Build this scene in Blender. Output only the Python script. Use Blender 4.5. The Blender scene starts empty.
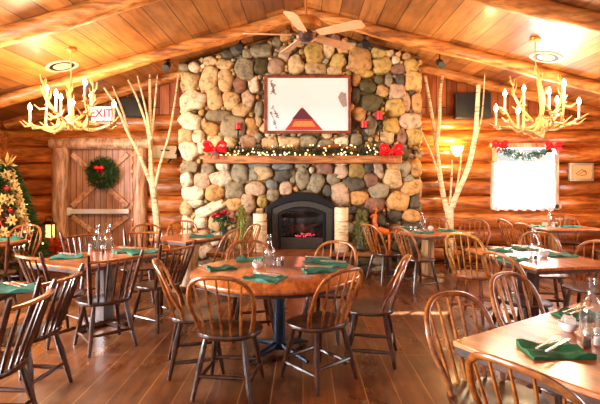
import bpy, math, random
from mathutils import Vector, Matrix
from math import sin, cos, pi, radians, atan2, sqrt, hypot

rnd = random.Random(7)
S = bpy.context.scene
COL = S.collection
F = 440.0; VX = 303.0; VY = 182.0; EYE = 1.55     # photo's focal length, vanishing point, eye height


def PX(px, d): return (px - VX) / F * d
def PZ(py, d): return EYE - (py - VY) / F * d
def P(px, py, d): return Vector((PX(px, d), d, PZ(py, d)))
def TP(px, py, z=0.75):                            # point on a horizontal plane
    d = F * (EYE - z) / (py - VY)
    return Vector((PX(px, d), d, z))


# ------------------------------------------------------------------ materials
def lin(c):
    out = []
    for v in c[:3]:
        v /= 255.0
        out.append(v / 12.92 if v <= .04045 else ((v + .055) / 1.055) ** 2.4)
    return (out[0], out[1], out[2], 1)


class NT:
    def __init__(s, name):
        s.m = bpy.data.materials.new(name); s.m.use_nodes = True
        s.t = s.m.node_tree; s.t.nodes.clear()
        s.out = s.n('ShaderNodeOutputMaterial')

    def n(s, typ, **kw):
        nd = s.t.nodes.new(typ)
        for k, v in kw.items(): setattr(nd, k, v)
        return nd

    def l(s, a, b): s.t.links.new(a, b)

    def ramp(s, fac, stops):
        r = s.n('ShaderNodeValToRGB')
        e = r.color_ramp.elements
        while len(e) < len(stops): e.new(.5)
        for i, (p, c) in enumerate(stops):
            e[i].position = p; e[i].color = c
        s.l(fac, r.inputs['Fac']); return r.outputs['Color']

    def mix(s, a, b, fac=1.0, mode='MULTIPLY'):
        m = s.n('ShaderNodeMix', data_type='RGBA', blend_type=mode)
        for sock, v in ((m.inputs[0], fac), (m.inputs[6], a), (m.inputs[7], b)):
            if hasattr(v, 'is_output'): s.l(v, sock)
            else: sock.default_value = v
        return m.outputs[2]

    def noise(s, vec, scale=1, detail=5, rough=.55, dist=0):
        n = s.n('ShaderNodeTexNoise')
        n.inputs['Scale'].default_value = scale; n.inputs['Detail'].default_value = detail
        n.inputs['Roughness'].default_value = rough; n.inputs['Distortion'].default_value = dist
        s.l(vec, n.inputs['Vector']); return n.outputs['Fac']

    def coords(s, sc=(1, 1, 1), rot=(0, 0, 0)):
        tc = s.n('ShaderNodeTexCoord'); mp = s.n('ShaderNodeMapping')
        mp.inputs['Scale'].default_value = sc; mp.inputs['Rotation'].default_value = rot
        s.l(tc.outputs['Object'], mp.inputs['Vector']); return mp.outputs['Vector']

    def bsdf(s, color=None, rough=.5, metal=0, coat=0, bump=None, bstr=.3, bdist=.01, spec=.5, **kw):
        b = s.n('ShaderNodeBsdfPrincipled')
        if color is not None:
            if hasattr(color, 'is_output'): s.l(color, b.inputs['Base Color'])
            else: b.inputs['Base Color'].default_value = color
        if hasattr(rough, 'is_output'): s.l(rough, b.inputs['Roughness'])
        else: b.inputs['Roughness'].default_value = rough
        b.inputs['Metallic'].default_value = metal
        b.inputs['Coat Weight'].default_value = coat
        b.inputs['Coat Roughness'].default_value = .15
        b.inputs['Specular IOR Level'].default_value = spec
        for k, v in kw.items(): b.inputs[k].default_value = v
        if bump is not None:
            bp = s.n('ShaderNodeBump'); bp.inputs['Strength'].default_value = bstr
            bp.inputs['Distance'].default_value = bdist
            s.l(bump, bp.inputs['Height']); s.l(bp.outputs['Normal'], b.inputs['Normal'])
        s.l(b.outputs[0], s.out.inputs[0]); return b


def plain(name, c, rough=.5, metal=0, var=.25, sc=30, bstr=.15, coat=0, **kw):
    t = NT(name); v = t.coords((sc, sc, sc)); f = t.noise(v)
    lo = tuple(x * (1 - var) for x in lin(c)[:3]) + (1,)
    hi = tuple(min(1, x * (1 + var)) for x in lin(c)[:3]) + (1,)
    t.bsdf(t.ramp(f, [(.3, lo), (.7, hi)]), rough, metal, coat, f, bstr, .004, **kw)
    return t.m


def wood(name, cs, sc=(1, 1, 1), rough=.4, coat=0, bstr=.2, bdist=.01, var=0.0, bands=None, spec=.5):
    t = NT(name); v = t.coords(sc)
    f = t.noise(v, 1, 7, .6, .6)
    c = t.ramp(f, [(.28, lin(cs[0])), (.5, lin(cs[1])), (.72, lin(cs[2]))])
    v2 = t.coords(tuple(x * 3.1 for x in sc)); g = t.noise(v2, 1, 3)
    c = t.mix(c, t.ramp(g, [(.36, (.4, .34, .28, 1)), (.56, (1, 1, 1, 1))]), .8)
    if bands:                                       # every log its own tone
        tc = t.n('ShaderNodeTexCoord'); sx = t.n('ShaderNodeSeparateXYZ'); t.l(tc.outputs['Object'], sx.inputs[0])
        d = t.n('ShaderNodeMath', operation='DIVIDE'); t.l(sx.outputs[bands[0]], d.inputs[0]); d.inputs[1].default_value = bands[1]
        fl = t.n('ShaderNodeMath', operation='FLOOR'); t.l(d.outputs[0], fl.inputs[0])
        w = t.n('ShaderNodeTexWhiteNoise', noise_dimensions='1D'); t.l(fl.outputs[0], w.inputs['W'])
        c = t.mix(c, t.ramp(w.outputs['Value'], [(0, (.5, .44, .4, 1)), (1, (1.0, 1.0, 1.0, 1))]), .9)
    if var:
        oi = t.n('ShaderNodeObjectInfo')
        c = t.mix(c, t.ramp(oi.outputs['Random'], [(0, (1 - var, 1 - var, 1 - var, 1)), (1, (1, 1, 1, 1))]), 1)
    t.bsdf(c, rough, 0, coat, f, bstr, bdist, spec)
    return t.m


def planks(name, c1, c2, seam, width, length, along='Y', rough=.4, coat=0, grain=.7, seamw=.006, bstr=.3, spec=.5, worn=None):
    t = NT(name); tc = t.n('ShaderNodeTexCoord'); sx = t.n('ShaderNodeSeparateXYZ'); t.l(tc.outputs['Object'], sx.inputs[0])
    cb = t.n('ShaderNodeCombineXYZ')
    o = {'Y': ('Y', 'X'), 'X': ('X', 'Y'), 'Z': ('Z', 'X')}[along]
    t.l(sx.outputs[o[0]], cb.inputs[0]); t.l(sx.outputs[o[1]], cb.inputs[1])
    b = t.n('ShaderNodeTexBrick', offset=.37, offset_frequency=2)
    b.inputs['Color1'].default_value = lin(c1); b.inputs['Color2'].default_value = lin(c2)
    b.inputs['Mortar'].default_value = lin(seam); b.inputs['Scale'].default_value = 1
    b.inputs['Mortar Size'].default_value = seamw; b.inputs['Mortar Smooth'].default_value = .2
    b.inputs['Brick Width'].default_value = length; b.inputs['Row Height'].default_value = width
    t.l(cb.outputs[0], b.inputs['Vector'])
    sc = {'Y': (14, 1.4, 14), 'X': (1.4, 14, 14), 'Z': (14, 14, 1.4)}[along]
    f = t.noise(t.coords(sc), 1, 7, .6, .5)
    c = t.mix(b.outputs['Color'], t.ramp(f, [(.32, (.34, .27, .2, 1)), (.58, (1, 1, 1, 1))]), grain)
    g = t.noise(t.coords((1.3, 1.3, 1.3)), 1, 5)
    c = t.mix(c, t.ramp(g, [(.34, (.55, .48, .42, 1)), (.62, (1, 1, 1, 1))]), .85)
    if worn:
        h = t.noise(t.coords((2.2, 1.1, 2)), 1, 8, .7)
        wf = t.ramp(h, [(.5, (0, 0, 0, 1)), (.75, (.55, .55, .55, 1))])
        c = t.mix(c, lin(worn), wf, 'MIX')
    if not isinstance(rough, float):
        r = t.ramp(t.noise(t.coords((3, 2, 3)), 1, 6), [(.3, (rough[0],) * 3 + (1,)), (.7, (rough[1],) * 3 + (1,))])
    else: r = rough
    t.bsdf(c, r, 0, coat, b.outputs['Fac'], -bstr, .01, spec)
    return t.m


def emit(name, c, st):
    t = NT(name); e = t.n('ShaderNodeEmission'); e.inputs[0].default_value = lin(c); e.inputs[1].default_value = st
    t.l(e.outputs[0], t.out.inputs[0]); return t.m


def glassy(name, tint=(1, 1, 1, 1), gl=.12):
    t = NT(name); tr = t.n('ShaderNodeBsdfTransparent'); tr.inputs[0].default_value = tint
    g = t.n('ShaderNodeBsdfGlossy'); g.inputs['Roughness'].default_value = .05
    lw = t.n('ShaderNodeLayerWeight'); lw.inputs[0].default_value = .35
    mp = t.n('ShaderNodeMath', operation='MULTIPLY_ADD'); t.l(lw.outputs['Facing'], mp.inputs[0])
    mp.inputs[1].default_value = .3; mp.inputs[2].default_value = gl
    mx = t.n('ShaderNodeMixShader'); t.l(mp.outputs[0], mx.inputs[0]); t.l(tr.outputs[0], mx.inputs[1]); t.l(g.outputs[0], mx.inputs[2])
    t.l(mx.outputs[0], t.out.inputs[0]); return t.m


M = {}
M['log'] = wood('log wall wood', [(84, 34, 10), (214, 122, 48), (244, 170, 84)], (1.3, 6, 7), .34, .3, .35, .02, bands=('Z', .32))
M['rafter'] = wood('peeled rafter wood', [(90, 42, 14), (206, 124, 52), (240, 176, 96)], (1.2, 7, 7), .45, .1, .35, .015)
M['post'] = wood('door post wood', [(150, 92, 58), (226, 174, 130), (248, 220, 190)], (8, 8, 1.2), .45, .1, .3, .01)
M['board'] = planks('gable boards', (206, 112, 44), (160, 78, 28), (40, 16, 6), .2, 3.0, 'Z', .5, seamw=.008)
M['ceil'] = planks('ceiling boards', (212, 140, 68), (132, 74, 32), (34, 15, 6), .29, 2.6, 'Y', .42, .15, grain=.65, seamw=.006)
M['floor'] = planks('floor planks', (156, 92, 44), (106, 56, 24), (196, 142, 86), .23, 1.5, 'Y', (.2, .5), .22, grain=.8, seamw=.0045, bstr=.25, worn=(182, 132, 92))
M['chair'] = wood('chair wood', [(44, 21, 9), (84, 44, 20), (124, 72, 36)], (9, 9, 9), .3, .3, .08, .003, var=.25)
M['bow'] = wood('bent chair wood', [(130, 66, 24), (182, 104, 44), (212, 138, 70)], (9, 9, 9), .28, .5, .08, .003, var=.3)
M['gold'] = wood('honey chair wood', [(150, 90, 30), (204, 136, 54), (226, 168, 84)], (9, 9, 9), .3, .4, .08, .003)
M['top'] = wood('table top wood', [(160, 78, 26), (206, 112, 44), (226, 142, 70)], (12, 1.6, 8), (.3), .7, .05, .002, spec=.6)
M['band'] = wood('table edge wood', [(44, 24, 14), (74, 44, 26), (100, 64, 42)], (6, 6, 6), .55, .0)
M['tanpost'] = wood('tan post wood', [(150, 104, 60), (200, 154, 98), (226, 186, 132)], (8, 8, 1.4), .5, .1)
M['darkpost'] = wood('dark post wood', [(48, 32, 28), (78, 54, 46), (104, 76, 64)], (8, 8, 1.4), .4, .2)
M['iron'] = plain('black iron', (24, 23, 24), .38, .3, .3)
M['bluemetal'] = plain('blue black steel', (24, 42, 66), .35, .2, .2)
M['black'] = plain('black plastic', (26, 25, 24), .45, 0, .2)
M['grey'] = plain('grey cast iron', (78, 72, 64), .35, .4, .2)
M['door'] = planks('door boards', (232, 176, 134), (212, 150, 108), (80, 42, 24), .115, 4.0, 'Z', .5, .05, seamw=.006)
M['brace'] = wood('door brace wood', [(190, 126, 84), (226, 170, 126), (240, 196, 156)], (6, 6, 6), .5, .05)
M['steel'] = plain('brushed steel', (214, 208, 200), .32, .6, .08)
M['white'] = plain('white paint', (238, 234, 226), .4, 0, .04)
M['cream'] = plain('cream panel', (206, 190, 150), .5, 0, .1)
M['red'] = plain('red cloth', (232, 16, 24), .5, 0, .25, 40)
M['redwax'] = plain('red wax', (204, 34, 36), .35, 0, .12)
M['green'] = plain('pine needles', (44, 84, 32), .55, 0, .5, 60)
M['garland'] = plain('garland greens', (50, 54, 26), .55, 0, .5, 60)
M['paleleaf'] = plain('pale leaves', (150, 150, 60), .5, 0, .4, 50)
M['straw'] = plain('straw twigs', (146, 140, 78), .6, 0, .5, 60)
M['napkin'] = plain('green napkin cloth', (36, 112, 90), .7, 0, .5, 14, .3)
M['napkindark'] = plain('deep green napkin cloth', (22, 98, 56), .7, 0, .5, 14, .3)
M['cutlery'] = plain('steel cutlery', (226, 208, 184), .25, .7, .08)
M['glass'] = glassy('clear glass', (.97, .985, .985, 1), .07)
M['paneglass'] = glassy('window glass', (.97, .98, .98, 1), .03)
M['china'] = plain('white china', (236, 230, 222), .25, 0, .04)
M['paper'] = plain('paper packets', (240, 226, 214), .6, 0, .06)
M['pepper'] = plain('ground pepper', (70, 44, 30), .8, 0, .5, 300)
M['salt'] = plain('white salt', (240, 236, 230), .8, 0, .05, 300)
M['gold_orn'] = plain('gold ornament', (238, 202, 122), .3, .35, .2)
M['redball'] = plain('red bauble', (196, 30, 22), .18, 0, .1, coat=.5)
M['orangeleaf'] = plain('orange leaves', (232, 104, 24), .5, 0, .35, 40)
M['brass'] = plain('copper housing', (206, 126, 52), .3, .5, .15)
M['blade'] = plain('fan blade wood', (232, 172, 118), .4, 0, .12, 6)
M['antler'] = plain('antler bone', (192, 150, 88), .45, 0, .22, 18)
M['candlesleeve'] = plain('candle sleeve', (244, 222, 170), .5, 0, .05)
M['bulb'] = emit('lit bulb', (255, 226, 160), 22)
M['fairy'] = emit('lit fairy bulb', (255, 206, 130), 3.2)
M['ember'] = emit('glowing embers', (255, 70, 90), 2.2)
M['charlog'] = plain('charred logs', (92, 50, 28), .8, 0, .6, 20)
M['lampglow'] = emit('lamp shade glow', (255, 214, 96), 7)
M['lantglow'] = emit('lantern pane glow', (255, 206, 120), 1.2)
M['exitface'] = emit('backlit sign face', (255, 240, 220), 1.1)
M['exitred'] = emit('backlit red letters', (226, 60, 60), .8)
M['frame'] = wood('picture frame wood', [(96, 42, 20), (140, 66, 32), (166, 86, 46)], (8, 8, 8), .4, .2)
M['silver'] = plain('silver gilt frame', (170, 158, 130), .35, .4, .15)
M['sketch'] = plain('sketch paper', (222, 190, 130), .6, 0, .06)
M['ink'] = plain('brown ink', (104, 70, 40), .6, 0, .2)
M['mantel'] = wood('mantel wood', [(130, 72, 34), (184, 116, 62), (210, 146, 86)], (1.5, 8, 10), .5, .1, .3, .01)
M['hearth'] = plain('hearth stone', (150, 96, 54), .5, 0, .35, 5, .4)
M['flower'] = plain('dark red petals', (168, 22, 40), .5, 0, .3, 60)
M['mountain'] = plain('weathered drift wood', (176, 96, 40), .6, 0, .3, 20)


def birch_mat():
    t = NT('birch bark'); f = t.noise(t.coords((6, 6, 26)), 1, 6, .6, .3)
    c = t.ramp(f, [(.30, lin((70, 50, 34))), (.38, lin((196, 160, 112))), (.5, lin((236, 208, 160))), (.8, lin((246, 228, 192)))])
    t.bsdf(c, .6, 0, 0, f, .3, .005); return t.m


M['birch'] = birch_mat()


def stone_mat():
    t = NT('field stone'); a = t.n('ShaderNodeVertexColor', layer_name='tone')
    f = t.noise(t.coords((11, 11, 11)), 1, 8, .65, .4)
    c = t.mix(a.outputs['Color'], t.ramp(f, [(.32, (.3, .26, .2, 1)), (.48, (.9, .87, .82, 1)), (.7, (1.3, 1.26, 1.16, 1))]), 1)
    t.bsdf(c, .62, 0, 0, f, .5, .02, .35); return t.m


M['stone'] = stone_mat()
M['mortar'] = plain('mortar', (128, 98, 60), .85, 0, .35, 8, .6)


def picture_mat():
    # a misty lake print: pale sky and water, a faint far shore; flat artwork
    t = NT('lake print'); tc = t.n('ShaderNodeTexCoord'); sx = t.n('ShaderNodeSeparateXYZ'); t.l(tc.outputs['Object'], sx.inputs[0])
    z = t.ramp(sx.outputs['Z'], [(0, lin((244, 236, 234))), (.5, lin((238, 228, 224))), (1, lin((252, 244, 236)))])
    mp = t.n('ShaderNodeMapping'); mp.inputs['Location'].default_value = (.42, 0, -.53); mp.inputs['Scale'].default_value = (2.4, 1, 9)
    t.l(tc.outputs['Object'], mp.inputs['Vector'])
    g = t.n('ShaderNodeTexGradient', gradient_type='SPHERICAL'); t.l(mp.outputs[0], g.inputs[0])
    c = t.mix(z, lin((166, 164, 160)), t.ramp(g.outputs['Fac'], [(0, (0, 0, 0, 1)), (.6, (.7, .7, .7, 1))]), 'MIX')
    t.bsdf(c, .3, 0, .3); return t.m


M['print'] = picture_mat()
M['twig'] = plain('print twig', (110, 92, 70), .5, 0, .2)


def curtain_mat():
    t = NT('sheer curtain'); d = t.n('ShaderNodeBsdfDiffuse'); d.inputs[0].default_value = (.85, .86, .88, 1)
    tr = t.n('ShaderNodeBsdfTranslucent'); tr.inputs[0].default_value = (.95, .96, 1, 1)
    mx = t.n('ShaderNodeMixShader'); mx.inputs[0].default_value = .65
    t.l(d.outputs[0], mx.inputs[1]); t.l(tr.outputs[0], mx.inputs[2]); t.l(mx.outputs[0], t.out.inputs[0]); return t.m


M['curtain'] = curtain_mat()


# ------------------------------------------------------------------ mesh builder
class MB:
    def __init__(s): s.v = []; s.f = []; s.c = []

    def add(s, vs, fs, col=None):
        b = len(s.v); s.v += [tuple(v) for v in vs]; s.f += [tuple(i + b for i in f) for f in fs]
        s.c += [col] * len(fs); return s

    def box(s, c, d, rz=0, m=None, taper=1.0):
        x, y, z = d[0] / 2, d[1] / 2, d[2] / 2
        vs = [Vector((sx * x * (taper if sz > 0 else 1), sy * y * (taper if sz > 0 else 1), sz * z)) for sz in (-1, 1) for sy in (-1, 1) for sx in (-1, 1)]
        mt = m or Matrix.Rotation(rz, 3, 'Z')
        vs = [mt @ v + Vector(c) for v in vs]
        return s.add(vs, [(0, 2, 3, 1), (4, 5, 7, 6), (0, 1, 5, 4), (2, 6, 7, 3), (0, 4, 6, 2), (1, 3, 7, 5)])

    def tube(s, pts, rad, seg=8, flat=1.0, closed=False):
        pts = [Vector(p) for p in pts]; n = len(pts)
        if not hasattr(rad, '__len__'): rad = [rad] * n
        vs = []; fs = []; up = None
        for i, p in enumerate(pts):
            if closed: t = pts[(i + 1) % n] - pts[i - 1]
            else: t = pts[min(i + 1, n - 1)] - pts[max(i - 1, 0)]
            t.normalize()
            if up is None:
                up = Vector((0, 0, 1)) if abs(t.z) < .9 else Vector((0, 1, 0))
            a = t.cross(up)
            if a.length < 1e-5: a = t.orthogonal()
            a.normalize(); b = a.cross(t).normalized(); up = b
            for k in range(seg):
                w = 2 * pi * k / seg
                vs.append(p + a * cos(w) * rad[i] + b * sin(w) * rad[i] * flat)
        for i in range(n if closed else n - 1):
            j = (i + 1) % n
            for k in range(seg):
                l = (k + 1) % seg
                fs.append((i * seg + k, i * seg + l, j * seg + l, j * seg + k))
        if not closed:
            fs.append(tuple(range(seg - 1, -1, -1))); fs.append(tuple(range((n - 1) * seg, n * seg)))
        return s.add(vs, fs)

    def lathe(s, prof, c=(0, 0, 0), seg=16, sx=1, sy=1):
        vs = []; fs = []; c = Vector(c)
        for r, z in prof:
            for k in range(seg):
                w = 2 * pi * k / seg
                vs.append(c + Vector((cos(w) * r * sx, sin(w) * r * sy, z)))
        for i in range(len(prof) - 1):
            for k in range(seg):
                l = (k + 1) % seg
                fs.append((i * seg + k, i * seg + l, (i + 1) * seg + l, (i + 1) * seg + k))
        if prof[0][0] > 1e-4: fs.append(tuple(range(seg - 1, -1, -1)))
        if prof[-1][0] > 1e-4: fs.append(tuple(range((len(prof) - 1) * seg, len(prof) * seg)))
        return s.add(vs, fs)

    def ball(s, c, r, seg=8, squash=(1, 1, 1)):
        n = max(4, seg // 2 + 1)
        prof = [(sin(pi * i / n) * r if 0 < i < n else 1e-5, -cos(pi * i / n) * r * squash[2]) for i in range(n + 1)]
        return s.lathe(prof, c, seg, squash[0], squash[1])

    def prism(s, outl, a, b, axis='Z'):
        # outline in the plane, extruded from a to b along axis
        mk = {'Z': lambda p, h: (p[0], p[1], h), 'Y': lambda p, h: (p[0], h, p[1]), 'X': lambda p, h: (h, p[0], p[1])}[axis]
        n = len(outl)
        vs = [mk(p, a) for p in outl] + [mk(p, b) for p in outl]
        fs = [tuple(range(n - 1, -1, -1)), tuple(range(n, 2 * n))] + [(i, (i + 1) % n, n + (i + 1) % n, n + i) for i in range(n)]
        return s.add(vs, fs)

    def leaf(s, p, d, l, w, nrm=None):
        p = Vector(p); d = Vector(d).normalized()
        nn = Vector(nrm) if nrm else Vector((rnd.uniform(-1, 1), rnd.uniform(-1, 1), rnd.uniform(-1, 1)))
        a = d.cross(nn)
        if a.length < 1e-4: a = d.orthogonal()
        a.normalize(); h = a.cross(d) * w * .22
        return s.add([p, p + d * l * .45 + a * w / 2, p + d * l, p + d * l * .45 - a * w / 2, p + d * l * .45 + h], [(0, 1, 4), (1, 2, 4), (2, 3, 4), (3, 0, 4)])

    def build(s, name, mat, parent=None, bevel=0, sharp=40, smooth=True, tone=False):
        me = bpy.data.meshes.new(name); me.from_pydata(s.v, [], s.f); me.update()
        import bmesh
        bm = bmesh.new(); bm.from_mesh(me); bmesh.ops.recalc_face_normals(bm, faces=bm.faces); bm.to_mesh(me); bm.free()
        if smooth:
            me.polygons.foreach_set('use_smooth', [True] * len(me.polygons)); me.set_sharp_from_angle(angle=radians(sharp))
        if tone:
            at = me.color_attributes.new('tone', 'FLOAT_COLOR', 'CORNER')
            for p, c in zip(me.polygons, s.c):
                for li in p.loop_indices: at.data[li].color = c or (.3, .2, .1, 1)
        me.materials.append(mat)
        o = bpy.data.objects.new(name, me); COL.objects.link(o)
        if parent: o.parent = parent
        if bevel:
            b = o.modifiers.new('bevel', 'BEVEL'); b.width = bevel; b.segments = 2; b.limit_method = 'ANGLE'
        return o


def thing(name, label, cat, loc=(0, 0, 0), rz=0, group=None):
    o = bpy.data.objects.new(name, None); COL.objects.link(o); o.empty_display_size = .1
    o.location = loc; o.rotation_euler = (0, 0, rz); return tag(o, label, cat, group)


def tag(o, label, cat, group=None):
    o['label'] = label; o['category'] = cat
    if group: o['group'] = group
    return o


def struct(o, label=None):
    o['kind'] = 'structure'
    if label: o['label'] = label
    return o


def dup(root, loc, rz, label, group=None, mats=None):
    def cp(o, par):
        c = o.copy(); COL.objects.link(c)
        if par: c.parent = par
        for ch in [x for x in KIDS[o]]: cp_k.setdefault(c, []).append(cp(ch, c))
        return c
    cp_k = {}
    def kids(o):
        if o not in KIDS: KIDS[o] = list(o.children)
        for k in KIDS[o]: kids(k)
    kids(root)
    r = cp(root, None); r.location = loc; r.rotation_euler = (0, 0, rz); r['label'] = label
    if group: r['group'] = group
    if mats:
        for ch in cp_k.get(r, []):
            for a, b in mats.items():
                if ch.material_slots and ch.material_slots[0].material == a:
                    ch.material_slots[0].link = 'OBJECT'; ch.material_slots[0].material = b
    return r


KIDS = {}


def face(fx, fy): return atan2(-fx, fy)


# ------------------------------------------------------------------ room shell
WY = 8.6; WL = -5.78; WR = 5.95; Y0 = -1.6
RX = .03; RZ = 4.34; SL = .29; SR = .25


def ceil_z(x): return RZ - (SL * (RX - x) if x < RX else SR * (x - RX))


struct(MB().box(((WL + WR) / 2, (WY + Y0) / 2 + .2, -.1), (WR - WL + .4, WY - Y0 + .6, .2)).build('floor', M['floor'], smooth=False))
c = MB()
for xa, xb in ((WL - .2, RX), (RX, WR + .2)):
    za, zb = ceil_z(xa), ceil_z(xb)
    c.add([(xa, Y0, za), (xb, Y0, zb), (xb, WY + .3, zb), (xa, WY + .3, za), (xa, Y0, za + .15), (xb, Y0, zb + .15), (xb, WY + .3, zb + .15), (xa, WY + .3, za + .15)],
          [(0, 1, 2, 3), (7, 6, 5, 4), (0, 4, 5, 1), (3, 2, 6, 7), (0, 3, 7, 4), (1, 5, 6, 2)])
struct(c.build('ceiling', M['ceil'], smooth=False))

LH = .32
WX0, WX1, WZ0, WZ1 = PX(492, WY), PX(552, WY), PZ(206, WY), PZ(146, WY)     # window opening
DX0, DX1, DZ1 = PX(69, WY), PX(134, WY), PZ(149, WY)                        # door opening


def log_y(x, z, wy=WY, sgn=1):
    k = math.floor(z / LH); u = z / LH - k
    kr = random.Random(k * 13 + 5); a = kr.uniform(.11, .16); ph = kr.uniform(0, 6)
    v = 2 * u - 1
    b = a * sqrt(max(0, 1 - v * v * .985)) + .006 * sin(x * 1.7 + ph) + .004 * sin(x * 5.1 + ph * 2)
    return wy - sgn * b


w = MB()


def patch(mb, x0, x1, z0, z1, fn, swap=False):
    xs = [x0 + (x1 - x0) * i / max(1, int((x1 - x0) / .25)) for i in range(max(1, int((x1 - x0) / .25)) + 1)]
    zs = sorted(set([z0, z1] + [round((k + q) * LH, 5) for k in range(12) for q in (.005, .05, .13, .25, .4, .55, .7, .82, .92, .98) if z0 < (k + q) * LH < z1]))
    vs = [((fn(x, z), x, z) if swap else (x, fn(x, z), z)) for z in zs for x in xs]
    nx = len(xs)
    fs = [(j * nx + i, j * nx + i + 1, (j + 1) * nx + i + 1, (j + 1) * nx + i) for j in range(len(zs) - 1) for i in range(nx - 1)]
    mb.add(vs, fs)


PLZ = 8 * LH      # logs up to 2.56, the plate log above, then boards
for x0, x1, z0, z1 in ((WL, DX0, 0, PLZ + LH * .95), (DX0, DX1, DZ1, PLZ + LH * .95), (DX1, WX0, 0, PLZ + LH * .95), (WX0, WX1, 0, WZ0), (WX0, WX1, WZ1, PLZ + LH * .95), (WX1, WR, 0, PLZ + LH * .95)):
    patch(w, x0, x1, z0, z1, log_y)
struct(w.build('wall_back', M['log'], sharp=70))
g = MB()
zt = PLZ + LH * .9
pts = [(WL, zt - .05), (WR, zt - .05), (WR, max(zt, ceil_z(WR))), (RX, RZ), (WL, max(zt, ceil_z(WL)))]
g.prism(pts, WY - .02, WY + .12, 'Y')
struct(g.build('wall_gable', M['board'], smooth=False))
# light tight backing behind the logs
bk = MB()
for x0, x1, z0, z1 in ((WL - .2, WX0, 0, 2.95), (WX0, WX1, 0, WZ0), (WX0, WX1, WZ1, 2.95), (WX1, WR + .2, 0, 2.95)):
    bk.box(((x0 + x1) / 2, WY + .1, (z0 + z1) / 2), (x1 - x0, .18, z1 - z0))
struct(bk.build('wall_outer', M['board'], smooth=False))
wl = MB()
LW = [(.6, 2.2), (3.2, 4.8)]                       # daylight windows beside the left tables (outside the frame)
ys = [Y0] + [v for p in LW for v in p] + [WY]
for i in range(len(ys) - 1):
    for z0, z1 in ([(0, 2.72)] if i % 2 == 0 else [(0, 1.0), (2.2, 2.72)]):
        patch(wl, ys[i], ys[i + 1], z0, z1, lambda y, z: log_y(y, z, WL, -1), True)
        wl.box((WL - .1, (ys[i] + ys[i + 1]) / 2, (z0 + z1) / 2), (.18, ys[i + 1] - ys[i], z1 - z0))
struct(wl.build('wall_left', M['log'], sharp=70))
# right wall: two daylight windows beside the tables (outside the frame)
wr = MB()
RW = [(3.0, 4.6), (6.0, 7.2)]
ys = [Y0] + [v for p in RW for v in p] + [WY]
for i in range(len(ys) - 1):
    if i % 2 == 0: segs = [(0, 2.9)]
    else: segs = [(0, 1.0), (2.2, 2.9)]
    for z0, z1 in segs:
        patch(wr, ys[i], ys[i + 1], z0, z1, lambda y, z: log_y(y, z, WR, 1), True)
        wr.box((WR + .1, (ys[i] + ys[i + 1]) / 2, (z0 + z1) / 2), (.18, ys[i + 1] - ys[i], z1 - z0))
struct(wr.build('wall_right', M['log'], sharp=70))

# window in the back wall
wn = bpy.data.objects.new('window_1', None); COL.objects.link(wn); struct(wn)
cx, cz = (WX0 + WX1) / 2, (WZ0 + WZ1) / 2
fr = MB()
for x in (WX0, WX1): fr.box((x, WY - .06, cz), (.09, .22, WZ1 - WZ0 + .14))
for z in (WZ0, WZ1): fr.box((cx, WY - .06, z), (WX1 - WX0 + .18, .22, .09))
fr.box((cx, WY + .02, cz), (.03, .04, WZ1 - WZ0)); fr.box((cx, WY + .02, cz), (WX1 - WX0, .04, .03))
f = fr.build('window_frame', M['post'], wn, .01)
MB().box((cx, WY + .03, cz), (WX1 - WX0, .008, WZ1 - WZ0)).build('pane', M['paneglass'], wn)

# rafters: pairs of peeled logs under the ceiling
def rafter(name, x_out, yy, left, r, label, drop=-.03):
    b = MB(); n = 26; pts = []; rad = []
    for i in range(n + 1):
        x = RX + (x_out - RX) * i / n
        sl = SL if left else SR
        z = ceil_z(x) - (r + drop) * sqrt(1 + sl * sl) + .012 * sin(x * 2.3 + yy)
        pts.append((x, yy + .015 * sin(x * 1.4 + yy * 3), z)); rad.append(r * (1 + .05 * sin(x * 3.7 + yy) + rnd.uniform(-.03, .03)))
    b.tube(pts, rad, 14)
    o = b.build(name, M['rafter'], sharp=60); tag(o, label, 'wooden beam', 'peeled log rafters')
    return o


rafter('log_rafter', WL + .16, 5.1, True, .115, 'peeled log rafter crossing the top left corner of the ceiling')
rafter('log_rafter', WR - .16, 5.1, False, .115, 'peeled log rafter crossing the top right corner of the ceiling')
rafter('log_rafter', WL + .16, 7.06, True, .105, 'long peeled log rafter behind the left chandelier, before the chimney')
rafter('log_rafter', WR - .16, 7.06, False, .105, 'long peeled log rafter behind the right chandelier, before the chimney')
rafter('log_rafter', WL + .15, 8.36, True, .095, 'rear peeled log rafter against the gable, left of the chimney')
rafter('log_rafter', WR - .15, 8.36, False, .095, 'rear peeled log rafter against the gable, right of the chimney')

# door
door = bpy.data.objects.new('door_1', None); COL.objects.link(door); struct(door); door.location = ((DX0 + DX1) / 2, WY + .0, 0)
dw = DX1 - DX0; dh = DZ1
MB().box((0, -.02, dh / 2), (dw, .05, dh)).build('door_slab', M['door'], door, smooth=False)
hb = PZ(211, WY)


def brace(x0, z0, x1, z1, name='brace'):
    a = atan2(z1 - z0, x1 - x0); L = hypot(x1 - x0, z1 - z0)
    MB().box(((x0 + x1) / 2, -.065, (z0 + z1) / 2), (L, .035, .1), m=Matrix.Rotation(-a, 3, 'Y')).build(name, M['brace'], door, .004)


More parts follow.
